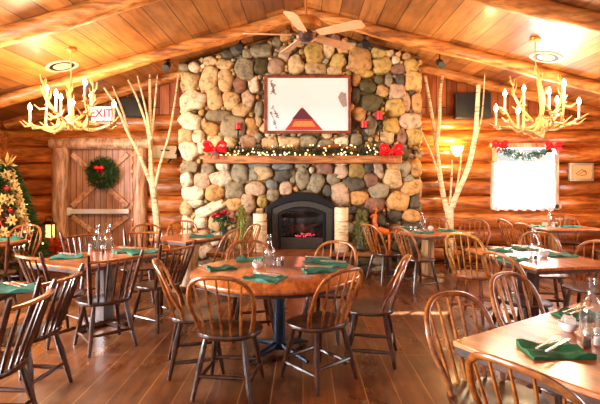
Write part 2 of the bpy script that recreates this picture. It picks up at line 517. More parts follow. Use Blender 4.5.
q = dw / 2 - .1
brace(-q, hb + .1, q, dh - .1); brace(-q, dh - .1, q, hb + .1)
brace(-q, .1, q, hb - .1); brace(-q, hb - .1, q, .1)
pb = MB().box((0, -.12, hb), (dw * .93, .05, .09)); o = pb.build('panic_bar', M['white'], door, .01)
MB().box((-dw * .46, -.11, hb), (.1, .09, .15)).build('bar_end', M['white'], o, .01)
for nm, a, b_, z1, lab in (('trim_1', 53, 68, 138, None), ('trim_2', 134, 147.5, 138, None)):
    pa, pb_ = PX(a, WY - .12), PX(b_, WY - .12)
    t = MB(); n = 9; r = (pb_ - pa) / 2
    t.tube([((pa + pb_) / 2 + .01 * sin(i), WY - .13, DZ1 * i / (n - 1)) for i in range(n)], [r * (1 + .03 * sin(i * 2.2)) for i in range(n)], 16)
    struct(t.build(nm, M['post'], sharp=60))
struct(MB().tube([(PX(52 + i * 24.5, WY - .12), WY - .13, PZ(143.5, WY - .12)) for i in range(5)], .115, 14).build('trim_3', M['post'], sharp=60))

# ------------------------------------------------------------------ fieldstone chimney
CY = 7.9
fire = thing('stone_fireplace', 'tall fieldstone chimney and hearth filling the middle of the back wall', 'fireplace', (0, 0, 0))
CX0, CX1 = PX(181.5, CY), PX(421.5, CY)
mo = MB()
mo.prism([(CX0 + .04, 0), (CX1 - .04, 0), (CX1 - .04, ceil_z(CX1) - .02), (RX, RZ - .02), (CX0 + .04, ceil_z(CX0) - .02)], CY, WY - .03, 'Y')
mo.build('mortar_core', M['mortar'], fire, smooth=False)
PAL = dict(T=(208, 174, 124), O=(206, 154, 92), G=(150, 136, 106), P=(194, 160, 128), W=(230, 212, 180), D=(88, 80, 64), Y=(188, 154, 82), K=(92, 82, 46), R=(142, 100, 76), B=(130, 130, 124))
ST = '''184 68 4.8 4 G;195 68 5 5 W;190 82 9 8 T;209.7 79.7 8 13 T -20;226 80.4 7.2 11 T;240 86 6 7.5 R;245 70 9 11 G;225 65 8.5 5 T;211 62 6.5 5 T;193.4 100.8 12.5 9.2 W;215 99.5 7 11 T;231.5 100.8 8 8.5 T;248.5 99.5 6 8 P;241.7 110.3 8.5 6.5 T;254 85 5 9 W;
190.6 121.6 10.5 8 W;219 116 12 5.5 G;204.3 124.3 3 5 T;212.4 129 7.5 6 O;234 127 12 10.5 G;186.6 137 7 8 T;198.8 136.5 5.5 6.5 W;190 151 9 8 W;203 146 4.5 8 W;215.8 142 8 6 T;231 142 5.5 6 T;248.5 142.7 7 7.5 P;252.5 128 6 9 O;
190 167 9 6 G;208 169 6 6 G;223 166.5 6.5 4 W;240.3 173.6 8.5 9.5 G;187 179.7 5.5 7.5 W;203 181 8 8 P;222 178.4 10.5 7.5 W;253 174 5.5 6.5 G;194 193.3 11 7 W;216 192 9.5 8 O 15;235 190 9 8.5 G;252.5 189 7 6 P;187 208 6 7 T;196 203 7 4 W;211 208.5 15 5.5 W 24;235 203.5 8 6.5 O;248.5 203.5 6.5 10 P;
261 51.3 10.5 6.5 G;262 67.3 7 8 K;276 67.3 7.5 8 P;285 53.5 6 6.5 P -25;292.7 48.7 4 4 K;299 43.5 5 4 T;296 66 7.5 9.5 T;314 53.3 9 9.5 Y;315.3 69.3 10.5 6 T;328 50 6 8 T;236 51 7 5 D;248 55 5 5 G;228 55 6 4 D;
338 62 7 7 Y;343 50 6 4.5 O;334 72 7 5 T;359.3 60 11 11.5 O;377 54.5 7 5 Y;388 54.5 5 3.5 T;381.7 66 9 7.5 Y;395.3 60.6 4 4 W;364 74 9 3.8 Y;367.4 86.5 8 7 K;378.3 80.4 4 4 K;381.7 92 5.5 6 O;396.7 92 8 7 P;388.5 80.4 3.5 7 G;397.4 70 7 5 R;410.3 66.8 7 7 Y;412.5 81.7 8 9 O;399.6 80.6 4.2 6 D;362.7 46 5 3 D;350 47 6 4 T;
370.9 103 10 8 K;358.6 114.7 7 7 O;394 108.6 9 8.5 Y;409.6 121.5 10 7.5 P;370 126 6 9 G;391 126 8 7 Y;387 138 6 6 T;413.5 137 7.5 8.5 Y;400.8 136 4.5 7.5 R;405.5 103 4.5 8.5 P;416 103 4.5 9.5 O;381.7 147 5 3.6 T;356 140 6 6 G;368 145 4 3 Y;355 96 4.5 8 D;356 81 4.5 6 O;
340.5 172 7 6.5 P;357 170.3 8 7.7 Y;368.6 168 4.5 5 D;378 170.3 4.6 8.5 P 12;392 165.5 6 3.5 O;403 168.7 7 7 G;415 168 6 8.5 O;352.5 184 10 8 D;370.3 180 6.6 7 R;392 179 8.3 9.5 T 12;407 178 6 4 G;411 187 9.5 7.5 O 20;339 195.3 9 12 P 15;358 197.7 9 7 O;378.3 190.4 9 8.2 G;397.6 201 10.5 9.2 O;413.7 202 5 6 D;374 205 9 7.5 R;333 179 6.5 5.5 G;341 163.6 6 2.2 W;394 216 8 5.5 D;410.5 215.5 8 6 O;
259 165 12 3 B;282.5 166.7 10 3.5 B;261.7 173.3 10.5 6.5 T;282.5 176 8 6 D;292.5 176 3.3 7 G;302.5 178 6.5 11 G;302.5 165.5 7 2.6 G;272 184.5 5.6 5 B;256 188.5 9 6.6 P;286 188 6 6.5 P;273.3 195 6 6 G;316 183 7.5 9.5 G -20;325 169 8 5.5 R;311.7 170 2.5 3 W;326.7 190.8 5 6 D;263.3 201 5.5 6.5 Y;260 211 4 3 T;
270 144 8 7 T;289 144 10 7.6 T;308 142 8 6 G;325 146 8 6 G;341 143 7 6 W;258 138 4 5 G;259 110 4 8 G;258 122 4 5 T;
188 222 6 6 W;201 222 6.5 5.5 W;216 224 7 6 T;231 218 6 6 P;246 221 7 6 G;188 236 7 6 W;203 236 7 6 P;219 238 8 6 W;237 235 8 7 T;252 236 7 7 O;190 250 8 6 W;207 251 8 6 P;
410 230 9 7 D;394 231 7 7 R;377 220 8 6 D;362 214 6 6 D;352 210 5 4 D;412 246 8 7 D;396 246 7 6 K;378 235 8 7 D;361 232 7 8 D'''
stones = []
for tok in ST.replace('\n', '').split(';'):
    a = tok.split()
    stones.append((float(a[0]), float(a[1]), float(a[2]), float(a[3]), PAL[a[4]], float(a[5]) if len(a) > 5 else rnd.uniform(-10, 10)))


def in_insert(px, py, m=0): return 262 - m < px < 341 + m and py > 191 - m + ((px - 302) / 39.0) ** 2 * 15


rf = random.Random(3)
for _ in range(9000):                              # small infill stones
    px, py = rf.uniform(184, 419), rf.uniform(36, 258)
    top = VY - (ceil_z(PX(px, CY)) - EYE) / CY * F
    if py < top + 4 or in_insert(px, py, 2): continue
    dmin = 99
    for s in stones:
        q_ = hypot((px - s[0]) / s[2], (py - s[1]) / s[3])
        dmin = min(dmin, (q_ - 1) * min(s[2], s[3]) * 1.0)
        if dmin < 1.7: break
    if dmin < 1.7: continue
    r = min(dmin * .93, 5.5)
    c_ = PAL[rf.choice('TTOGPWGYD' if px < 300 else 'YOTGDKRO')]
    stones.append((px, py, r * rf.uniform(.9, 1.25), r * rf.uniform(.85, 1.1), c_, rf.uniform(-30, 30)))


def stone(mb, c, ax, ay, nrm, rx, rz, h, rot, col, seed):
    r_ = random.Random(seed); n = 18; k = r_.uniform(2.2, 3.6)
    am = [r_.uniform(-.085, .085) for _ in range(4)]; ph = [r_.uniform(0, 6) for _ in range(4)]
    vs = []; rings = [(1.0, -.04), (.985, .38), (.9, .76), (.7, .93), (.38, 1.0)]
    tl = (r_.uniform(-.35, .35), r_.uniform(-.35, .35))
    for s, z in rings:
        for i in range(n):
            w_ = 2 * pi * i / n
            rad = (abs(cos(w_)) ** k + abs(sin(w_)) ** k) ** (-1 / k) * (1 + sum(am[j] * sin((j + 2) * w_ + ph[j]) for j in range(4)))
            x, y = rad * cos(w_) * s, rad * sin(w_) * s
            zz = h * max(z * (1 + tl[0] * x + tl[1] * y), -.1) + (h * r_.uniform(-.08, .08) if 0 < z else 0)
            X, Y = x * rx, y * rz
            ca, sa = cos(rot), sin(rot)
            vs.append(c + ax * (X * ca - Y * sa) + ay * (X * sa + Y * ca) + nrm * zz)
    vs.append(c + nrm * h * 1.02)
    fs = [(j * n + i, j * n + (i + 1) % n, (j + 1) * n + (i + 1) % n, (j + 1) * n + i) for j in range(4) for i in range(n)]
    fs += [(4 * n + i, 4 * n + (i + 1) % n, 5 * n) for i in range(n)]
    jit = r_.uniform(.88, 1.1)
    mb.add(vs, fs, tuple(v * jit for v in lin(col)[:3]) + (1,))


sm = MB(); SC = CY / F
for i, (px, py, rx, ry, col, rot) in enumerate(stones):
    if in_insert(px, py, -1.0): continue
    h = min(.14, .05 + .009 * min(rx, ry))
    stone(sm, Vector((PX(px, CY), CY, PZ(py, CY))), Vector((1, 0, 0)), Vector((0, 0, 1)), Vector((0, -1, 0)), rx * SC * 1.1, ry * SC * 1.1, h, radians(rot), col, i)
for sd, cxs in ((-1, CX0 + .04), (1, CX1 - .04)):  # the chimney's returns
    z = .15
    while z < ceil_z(cxs) - .15:
        y = CY + .12
        while y < WY - .15:
            rr = rf.uniform(.09, .13)
            stone(sm, Vector((cxs, y + .04, z)), Vector((0, 1, 0)), Vector((0, 0, 1)), Vector((sd, 0, 0)), rr, .11, .06, rf.uniform(-.3, .3), PAL[rf.choice('TGWPO')], int(z * 1000 + y * 77))
            y += .24
        z += .24
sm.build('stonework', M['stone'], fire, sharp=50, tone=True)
# mantel shelf
MB().box(((PX(203, 7.45) + PX(402, 7.45)) / 2, 7.66, (PZ(155.5, 7.45) + PZ(163, 7.45)) / 2), (PX(402, 7.45) - PX(203, 7.45), .44, PZ(155.5, 7.45) - PZ(163, 7.45))).build('mantel', M['mantel'], fire, .012)
MZ = PZ(155.5, 7.45)
# raised hearth
HX0, HX1, HZ = PX(206, 7.35), PX(395, 7.35), .37
MB().box(((HX0 + HX1) / 2, 7.62, HZ - .035), (HX1 - HX0, .56, .07)).build('hearth_slab', M['hearth'], fire, .012)
hb_ = MB().box(((HX0 + HX1) / 2, 7.66, (HZ - .07) / 2), (HX1 - HX0 - .08, .48, HZ - .07))
hb_.c = [lin((90, 70, 50))] * len(hb_.f)
x = HX0 + .15
while x < HX1 - .1:
    for z in (.075, .22):
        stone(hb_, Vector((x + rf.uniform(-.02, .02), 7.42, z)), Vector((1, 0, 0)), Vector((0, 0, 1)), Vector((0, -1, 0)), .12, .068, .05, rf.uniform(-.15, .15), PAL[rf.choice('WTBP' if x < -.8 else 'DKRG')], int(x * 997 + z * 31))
    x += .25
hb_.build('hearth_base', M['stone'], fire, sharp=50, tone=True)

# fireplace insert
ins = thing('fireplace_insert', 'black arched iron fireplace insert with glass door and glowing embers', 'stove', (PX(302, 7.8), 0, HZ))


def arch(w_, zs, zt, n=14):
    return [(-w_, 0)] + [(-w_ + 2 * w_ * i / n, zs + (zt - zs) * (1 - (-1 + 2 * i / n) ** 2)) for i in range(n + 1)] + [(w_, 0)]


def arch_ring(o_, i_, y0, y1):
    b = MB(); n = len(o_)
    vs = [(x, y, z) for y in (y0, y1) for pth in (o_, i_) for x, z in pth]
    fs = []
    for k in range(n - 1):
        fs += [(k, k + 1, n + k + 1, n + k), (2 * n + k, 3 * n + k, 3 * n + k + 1, 2 * n + k + 1), (k, 2 * n + k, 2 * n + k + 1, k + 1), (n + k, n + k + 1, 3 * n + k + 1, 3 * n + k)]
    for k in (0, n - 1): fs.append((k, n + k, 3 * n + k, 2 * n + k))
    return b.add(vs, fs)


arch_ring(arch(.64, .73, 1.0), arch(.53, .71, .85), 7.70, 7.92).build('surround', M['iron'], ins, .01, sharp=30)
b = arch_ring(arch(.53, .71, .85), arch(.41, .64, .745), 7.73, 7.80); b.box((0, 7.765, .1), (.86, .07, .2))
dr = b.build('door_frame', M['grey'], ins, .008, sharp=30)
arch_ring(arch(.405, .635, .74), arch(.37, .60, .70), 7.715, 7.76).build('door_rim', M['iron'], dr, .004, sharp=30)
MB().prism(arch(.40, .63, .735), 7.775, 7.78, 'Y').build('glass', glassy('stove glass', (.75, .72, .7, 1), .05), dr)
MB().prism(arch(.52, .70, .84), 7.86, 7.9, 'Y').build('firebox', M['black'], ins)
for i, (x0, z0, x1, z1) in enumerate(((-.3, .27, .1, .36), (-.1, .34, .3, .27), (-.25, .40, .05, .30), (.05, .3, .28, .42))):
    MB().tube([(x0, 7.83, z0), ((x0 + x1) / 2, 7.825, (z0 + z1) / 2 + .02), (x1, 7.83, z1)], [.035, .04, .03], 8).build('log', M['charlog'], ins)
e = MB()
for i in range(30):
    x = rf.gauss(.06, .10)
    if abs(x) < .33: e.ball((x, 7.80 + rf.uniform(0, .04), .215 + abs(rf.gauss(0, .035))), rf.uniform(.005, .014), 6)
o = e.build('embers', M['ember'], ins); o['kind'] = 'stuff'

# ------------------------------------------------------------------ chairs
def smooth_path(pts, n):
    pts = [Vector(p) for p in pts]; out = []
    for i in range(len(pts) - 1):
        p0 = pts[max(i - 1, 0)]; p1 = pts[i]; p2 = pts[i + 1]; p3 = pts[min(i + 2, len(pts) - 1)]
        for k in range(n):
            t = k / n
            out.append(.5 * ((2 * p1) + (-p0 + p2) * t + (2 * p0 - 5 * p1 + 4 * p2 - p3) * t * t + (-p0 + 3 * p1 - 3 * p2 + p3) * t ** 3))
    out.append(pts[-1]); return out


def seat_mesh():
    b = MB(); n = 30; vs = []
    def ring(s, z):
        for i in range(n):
            w_ = 2 * pi * i / n; cw, sw = cos(w_), sin(w_)
            x = .245 * math.copysign(abs(cw) ** .75, cw) * (1 + .05 * sw); y = .215 * math.copysign(abs(sw) ** (.75 if sw > 0 else .95), sw)
            dip = -.014 * max(0, 1 - (s / .85) ** 2) if z > .44 else 0
            vs.append((x * s, y * s, z + dip + (.006 * (-sw) * s if z > .44 else 0)))
    for s, z in ((.3, .423), (.9, .423), (.985, .432), (1.0, .442), (.975, .456), (.8, .458), (.5, .458), (.2, .458)): ring(s, z)
    fs = [(j * n + i, j * n + (i + 1) % n, (j + 1) * n + (i + 1) % n, (j + 1) * n + i) for j in range(7) for i in range(n)]
    fs += [tuple(range(n - 1, -1, -1)), tuple(range(7 * n, 8 * n))]
    return b.add(vs, fs)


def leg_pts(sx, sy):
    a = Vector((sx * .14, sy * .125, .43)); e_ = Vector((sx * .21, sy * .205 - (.01 if sy < 0 else 0), 0))
    return a, e_


def under(root, mat):
    for sx, sy in ((-1, 1), (1, 1), (-1, -1), (1, -1)):
        a, e_ = leg_pts(sx, sy); ts = [0, .15, .35, .5, .62, .66, .72, .9, 1]; rs = [.016, .019, .0235, .023, .020, .018, .021, .0165, .0145]
        MB().tube([a.lerp(e_, t) for t in ts], rs, 8).build('leg', mat, root)
    def at(sx, sy, t): a, e_ = leg_pts(sx, sy); return a.lerp(e_, t)
    for p, q_ in (((-1, 1), (-1, -1)), ((1, 1), (1, -1))):
        u, v = at(*p, .72), at(*q_, .72)
        MB().tube([u.lerp(v, t) for t in (0, .2, .5, .8, 1)], [.011, .014, .0175, .014, .011], 8).build('stretcher', mat, root)
    for sy in (1, -1):
        u, v = at(-1, sy, .62), at(1, sy, .62)
        MB().tube([u.lerp(v, t) for t in (0, .2, .5, .8, 1)], [.011, .014, .0165, .014, .011], 8).build('stretcher', mat, root)


def lean(z): return -.155 - (z - .45) * .40


def bow_chair(label, group):
    r = thing('windsor_chair', label, 'chair', group=group)
    seat_mesh().build('seat', M['chair'], r, sharp=60)
    half = [(.185, .445), (.212, .55), (.233, .66), (.231, .75), (.2, .835), (.13, .886), (.045, .902)]
    pts = [(x, lean(z) + .055 * (abs(x) / .2) ** 2 * (1 if z < .6 else .6), z) for x, z in half]
    path = [(-x, y, z) for x, y, z in pts] + [p for p in reversed(pts)]
    sp = smooth_path(path, 4); n = len(sp)
    MB().tube(sp, [.0165] * n, 10, .85).build('bow', M['bow'], r)
    for k in range(5):
        u = (k - 2) / 2
        b_ = Vector((u * .128, -.185 + .018 * u * u, .45)); tx = u * .168
        tz = .902 - .135 * abs(tx / .233) ** 2.6 - .004
        t_ = Vector((tx, lean(tz) + .02 * (abs(tx) / .2) ** 2, tz))
        MB().tube([b_.lerp(t_, t) for t in (0, .25, .45, .8, 1)], [.0085, .011, .011, .008, .0065], 6).build('spindle', M['bow'], r)
    under(r, M['chair']); return r


def rod_chair(label, group):
    r = thing('rod_back_chair', label, 'chair', group=group)
    seat_mesh().build('seat', M['chair'], r, sharp=60)
    for sx in (-1, 1):
        p0 = Vector((sx * .175, -.135, .44)); p1 = Vector((sx * .24, -.295, .915))
        MB().tube([p0.lerp(p1, t) for t in (0, .3, .6, .9, 1)], [.017, .021, .02, .018, .013], 8).build('back_post', M['chair'], r)
    cr = [(-.228, -.272, .85), (-.13, -.315, .852), (0, -.33, .853), (.13, -.315, .852), (.228, -.272, .85)]
    sp = smooth_path(cr, 4)
    MB().tube(sp, [.023] * len(sp), 8, .62).build('crest_rail', M['bow'], r)
    for k in range(5):
        u = (k - 2) / 2
        b_ = Vector((u * .115, -.185 + .018 * u * u, .45)); t_ = Vector((u * .155, -.327 + .03 * u * u, .848))
        MB().tube([b_.lerp(t_, t) for t in (0, .3, .5, .85, 1)], [.01, .0135, .0135, .010, .0085], 6).build('spindle', M['chair'], r)
    under(r, M['chair']); return r


GB = 'hoop back windsor chairs'; GR = 'rod back windsor chairs'
BOWS = [  # seat centre x, y, facing, label
    (-.55, 3.30, (.12, 1), 'hoop-back wooden chair nearest on the left side of the round table, back to us'),
    (.12, 3.49, (-.66, .75), 'hoop-back wooden chair on the right front of the round table, turned left'),
    (-.90, 3.70, (.95, .28), 'hoop-back wooden chair seen edge-on at the left of the round table'),
    (.60, 3.90, (-.96, .22), 'hoop-back wooden chair seen edge-on at the right of the round table'),
    (.24, 4.46, (-.45, -.9), 'hoop-back wooden chair behind the round table, to the right of its bottle'),
    (-.52, 4.50, (.25, -.97), 'hoop-back wooden chair behind the round table, to the left of its bottle'),
    (.98, 2.24, (.45, -.89), 'hoop-back wooden chair behind the left corner of the nearest right table'),
    (1.01, 1.75, (.83, .56), 'hoop-back wooden chair in the foreground, cut by the bottom edge of the frame'),
    (1.57, 2.80, (.5, -.87), 'hoop-back wooden chair behind the nearest right table, level with its far napkin'),
    (1.96, 5.05, (.72, .69), 'honey-coloured hoop-back chair, back to us, left of the window-lit table'),
    (2.05, 4.12, (.93, .36), 'dark hoop-back chair at the near left corner of the window-lit table'),
    (2.92, 5.32, (-.25, -.97), 'hoop-back chair facing us behind the window-lit table, right of its bottle'),
    (2.99, 4.58, (-.8, -.6), 'hoop-back chair at the right end of the window-lit table, cut by the frame'),
    (1.28, 6.85, (.9, .42), 'hoop-back chair by the hearth, left of the two beside the tan-post table'),
    (1.66, 6.36, (.93, .36), 'hoop-back chair before the tan-post table, right of the two seen side on'),
    (2.33, 7.68, (-.2, -.98), 'hoop-back chair against the logs behind the right birch trunk'),
    (2.80, 7.25, (-.45, -.89), 'hoop-back chair at the right end of the tan-post table'),
    (3.72, 7.55, (.95, .1), 'hoop-back chair under the window, first at the left of the farthest right table'),
    (3.68, 6.90, (.9, .3), 'hoop-back chair under the window, nearer one at the left of the farthest right table'),
    (4.85, 8.14, (-.5, -.86), 'hoop-back chair behind the farthest right table, under the small picture'),
    (4.90, 7.10, (-.9, .35), 'hoop-back chair at the near right of the farthest right table, at the frame edge'),
    (-2.22, 6.42, (.55, -.83), 'hoop-back chair below the door post, left end of the small table by the hearth'),
    (-1.90, 6.98, (.3, -.95), 'hoop-back chair against the chimney base behind the small table by the hearth'),
    (-1.22, 6.02, (-.93, .3), 'hoop-back chair seen side on at the right of the small table by the hearth'),
    (-.98, 6.52, (-.8, -.45), 'hoop-back chair before the hearth under the red flowers'),
    (-4.12, 6.30, (.05, -1), 'hoop-back chair facing us in front of the Christmas tree'),
]
RODS = [
    (-1.88, 4.18, (-.68, .73), 'rod-back wooden chair, back to us, at the near corner of the left table'),
    (-2.42, 4.36, (.55, .84), 'rod-back wooden chair at the left end of the left table, nearest the lantern'),
    (-2.66, 5.50, (.75, -.66), 'rod-back wooden chair behind the left table, left of its two bottles'),
    (-2.14, 5.74, (.2, -.98), 'rod-back wooden chair behind the left table, in front of the door bottom'),
    (-1.56, 4.78, (-.85, .5), 'rod-back wooden chair at the right side of the left table, facing left'),
    (-2.03, 3.22, (-.96, .1), 'rod-back wooden chair at the left foreground table, right and farther of the pair'),
    (-1.90, 2.62, (-.96, -.05), 'rod-back wooden chair cut by the lower left frame edge, nearer of the pair'),
    (-3.75, 5.30, (-.35, .93), 'rod-back wooden chair, back to us, at the table in front of the Christmas tree'),
]
proto = None
for x, y, f, lab in BOWS:
    if proto is None:
        proto = bow_chair(lab, GB); proto.location = (x, y, 0); proto.rotation_euler = (0, 0, face(*f))
    else:
        q_ = dup(proto, (x, y, 0), face(*f), lab, GB, {M['bow']: M['gold'], M['chair']: M['bow']} if lab.startswith('honey') else None)
        if lab.startswith('honey'): q_.scale = (.95, .97, 1.09)
proto = None
for x, y, f, lab in RODS:
    if proto is None:
        proto = rod_chair(lab, GR); proto.location = (x, y, 0); proto.rotation_euler = (0, 0, face(*f))
    else: dup(proto, (x, y, 0), face(*f), lab, GR)

# ------------------------------------------------------------------ tables
def rect_table(N, v, su, sv, label, post='darkpost', pw=.16, posts=(0,), flare=False, z=.75):
    v = Vector((v[0], v[1])).normalized(); u = Vector((-v.y, v.x)); N = Vector(N)
    c_ = N + u * su / 2 + v * sv / 2
    t = thing('dining_table', label, 'table', (c_.x, c_.y, 0), atan2(v.y, v.x), 'wooden dining tables')
    MB().box((0, 0, z - .014), (sv, su, .028)).build('tabletop', M['top'], t, .006)
    MB().box((0, 0, z - .044), (sv - .012, su - .012, .034)).build('apron_edge', M['band'], t, .004)
    for px_ in posts:
        p_ = MB()
        if flare: p_.lathe([(pw * .9, .04), (pw * .55, .2), (pw * .5, .45), (pw * .75, z - .06)], (px_, 0, 0), 12)
        else: p_.box((px_, 0, (z - .06 + .05) / 2 + .01), (pw, pw, z - .1))
        p_.build('pedestal_post', M[post], t, .006)
        for a in range(4):
            w_ = a * pi / 2 + pi / 4 * 0
            MB().box((px_ + cos(w_) * .19, sin(w_) * .16, .028), (.3, .07, .056), w_).build('foot', M[post], t, .008)
    return t, c_


rd = thing('round_table', 'round orange-brown dining table with a blue-black steel post, centre of the room', 'table', (-.245, 4.0, 0))
MB().lathe([(.70, .70), (.745, .705), (.762, .72), (.762, .742), (.755, .75), (1e-5, .75)], seg=64).build('tabletop', M['top'], rd, sharp=50)
MB().lathe([(.66, .665), (.68, .665), (.68, .70), (.66, .70)], seg=48).build('apron_edge', M['band'], rd)
MB().lathe([(.1, 0.06), (.055, .1), (.05, .62), (.12, .655), (.12, .668)], (.03, 0, 0), 16).build('post', M['bluemetal'], rd)
for a in range(4):
    w_ = a * pi / 2 + pi / 4
    MB().tube([(.03 + cos(w_) * .03, sin(w_) * .03, .08), (.03 + cos(w_) * .2, sin(w_) * .2, .05), (.03 + cos(w_) * .36, sin(w_) * .36, .018)], [.034, .026, .017], 8).build('foot', M['bluemetal'], rd)

rect_table((-2.06, 4.07), (.42, .906), .82, 1.25, 'long dining table at the left in front of the plank door', 'darkpost', .13)
rect_table((-1.56, 5.87), (.50, .866), .72, .82, 'small square dining table near the hearth, single green napkin at its end', 'tanpost', .2, (0.05,), True)
rect_table((-4.95, 5.2), (1, 0), .95, 1.12, 'dining table at the far left in front of the Christmas tree', 'band', .14)
rect_table((1.81, 6.5), (.87, .49), .78, 1.08, 'dining table with a tan square post, right of the fireplace', 'tanpost', .14, (-.1,))
rect_table((2.16, 4.07), (.985, .17), 1.25, .93, 'square dining table lit white by the window, with a dark square post', 'darkpost', .15, (-.08,))
rect_table((4.10, 7.42), (1, .03), .66, 1.05, 'dining table farthest right, under the window', 'tanpost', .13, (-.2,))
rect_table((.755, 2.218), (.835, .55), .01, .01, '', 'tanpost', .01) if False else None
# nearest right table: corner at N, back edge along v, left edge towards us
vv = Vector((.838, .545)); uu = Vector((vv.y, -vv.x)); N9 = Vector((.755, 2.218)); su, sv = .8, 1.35
c9 = N9 + uu * su / 2 + vv * sv / 2
t9 = thing('dining_table', 'nearest dining table at lower right, white-lit top with two green napkins', 'table', (c9.x, c9.y, 0), atan2(vv.y, vv.x), 'wooden dining tables')
MB().box((0, 0, .736), (sv, su, .028)).build('tabletop', M['top'], t9, .006)
MB().box((0, 0, .703), (sv - .012, su - .012, .04)).build('apron_edge', M['band'], t9, .004)
MB().box((.0, 0, .38), (.16, .16, .6)).build('pedestal_post', M['tanpost'], t9, .006)
for a in range(4): MB().box((cos(a * pi / 2) * .14, sin(a * pi / 2) * .14, .03), (.2, .07, .06), a * pi / 2).build('foot', M['tanpost'], t9, .008)
rect_table((-3.1, 2.62), (.98, .1), .82, .98, 'dining table at the lower left frame edge with one napkin', 'band', .14)

# ------------------------------------------------------------------ table settings
def napkin_mesh(sx, sy, seed):
    r_ = random.Random(seed); b = MB(); n = 9; vs = []
    ph = r_.uniform(0, 6)
    for lay in (1, 0):
        for j in range(n):
            for i in range(n):
                x, y = (i / (n - 1) - .5), (j / (n - 1) - .5)
                z = .012 + .012 * sin(x * 9 + ph) * (abs(y) * 2) + .009 * sin(y * 11 + ph + x * 4) + (.018 * max(0, abs(x) * 2 - .7) * (1 if y > 0 else .3))
                vs.append((x * sx * (1 - .12 * y), y * sy, max(.004, z) if lay else .0008))
    q_ = n * n
    fs = [(j * n + i, j * n + i + 1, (j + 1) * n + i + 1, (j + 1) * n + i) for j in range(n - 1) for i in range(n - 1)]
    fs += [(q_ + j * n + i, q_ + (j + 1) * n + i, q_ + (j + 1) * n + i + 1, q_ + j * n + i + 1) for j in range(n - 1) for i in range(n - 1)]
    ed = [i for i in range(n)] + [j * n + n - 1 for j in range(1, n)] + [(n - 1) * n + i for i in range(n - 2, -1, -1)] + [j * n for j in range(n - 2, 0, -1)]
    for k in range(len(ed)):
        a, c_ = ed[k], ed[(k + 1) % len(ed)]; fs.append((a, a + q_, c_ + q_, c_))
    return b.add(vs, fs)


def napkin(px, py, sx, sy, rz, label, seed, mat='napkin', z=.75):
    p = TP(px, py, z)
    o = napkin_mesh(sx, sy, seed).build('napkin', M[mat], sharp=70)
    o.location = (p.x, p.y, z + .001); o.rotation_euler = (0, 0, rz)
    return tag(o, label, 'napkin', 'green cloth napkins')


FORK = KNIFE = None


def fork(p, rz, label):
    global FORK
    if FORK is None:
        FORK = thing('fork', label, 'fork', group='steel forks')
        MB().tube([(0, -.095, .004), (0, -.03, .004), (0, .03, .007)], [.006, .0045, .0035], 6, .5).build('handle', M['cutlery'], FORK)
        h = MB(); h.box((0, .042, .007), (.02, .026, .003))
        for k in range(4): h.box((-.0085 + k * .0057, .072, .007), (.003, .04, .0025))
        h.build('tines', M['cutlery'], FORK); FORK.scale = (1.25,) * 3; FORK.location = p; FORK.rotation_euler = (0, 0, rz)
    else: dup(FORK, p, rz, label, 'steel forks')


def knife(p, rz, label):
    global KNIFE
    if KNIFE is None:
        KNIFE = thing('knife', label, 'knife', group='steel knives')
        MB().tube([(0, -.1, .005), (0, -.05, .005), (0, 0, .005)], [.006, .0065, .0055], 6, .6).build('handle', M['cutlery'], KNIFE)
        MB().prism([(-.007, 0), (.007, 0), (.008, .08), (.003, .11), (-.007, .085)], .004, .0065).build('blade', M['cutlery'], KNIFE)
        KNIFE.scale = (1.25,) * 3; KNIFE.location = p; KNIFE.rotation_euler = (0, 0, rz)
    else: dup(KNIFE, p, rz, label, 'steel knives')


def setting(px, py, sx, sy, rz, where, seed, mat='napkin', cut=True, crz=None):
    napkin(px, py, sx, sy, rz, 'green cloth napkin ' + where, seed, mat)
    if cut:
        p = TP(px, py); a = (rz if crz is None else crz); d = Vector((cos(a), sin(a), 0)) * .022
        zz = Vector((0, 0, .035))
        fork(p + zz - d, a, 'steel fork on the napkin ' + where); knife(p + zz + d, a, 'steel knife on the napkin ' + where)


setting(266, 279, .30, .25, -.5, 'at the near edge of the round table', 1, crz=1.0)
setting(221, 269, .24, .17, .5, 'at the left edge of the round table', 2, cut=False)
setting(319, 271, .28, .22, .3, 'at the right of the round table, nearer of two', 3, crz=1.4)
setting(333, 265.5, .26, .2, -.2, 'at the right rim of the round table', 4, crz=1.3)
setting(318, 261, .26, .2, -.2, 'at the back right of the round table', 41, crz=1.3)
setting(249, 260.5, .26, .16, .2, 'at the back left of the round table', 5, cut=False)
setting(553, 352, .27, .19, .02, 'at the near edge of the nearest right table', 6, 'napkindark', crz=-.9)
setting(578, 316, .27, .17, .3, 'at the far edge of the nearest right table', 7, 'napkindark', crz=-1.0)
setting(500, 251, .26, .22, -.3, 'at the left edge of the window-lit table', 8, crz=1.2)
setting(510, 260, .28, .22, .5, 'at the near left corner of the window-lit table', 9, crz=1.2)
setting(524, 249.3, .24, .18, .1, 'at the far left corner of the window-lit table', 10, crz=1.3)
setting(558, 255.5, .28, .24, 0, 'at the right of the window-lit table beside the bowl', 11, cut=False)
setting(536, 226.6, .2, .2, 0, 'at the left of the farthest right table', 12, cut=False)
setting(569, 226.8, .36, .22, 0, 'at the right of the farthest right table', 13, cut=False)
setting(407, 229.3, .26, .2, .4, 'at the left end of the tan-post table', 14, crz=1)
setting(424, 233, .26, .16, .4, 'at the near corner of the tan-post table', 15, crz=1)
setting(446, 231, .30, .2, .4, 'at the right part of the tan-post table', 16, crz=1)
setting(67, 257.5, .30, .24, .4, 'at the left end of the long left table', 17, crz=1)
setting(127, 251.3, .28, .24, .7, 'behind the bottles on the long left table', 18, crz=1)
setting(143, 253, .30, .22, .7, 'at the right end of the long left table', 19, cut=False)
setting(202, 236.5, .34, .3, .2, 'on the small table by the hearth', 20, cut=False)
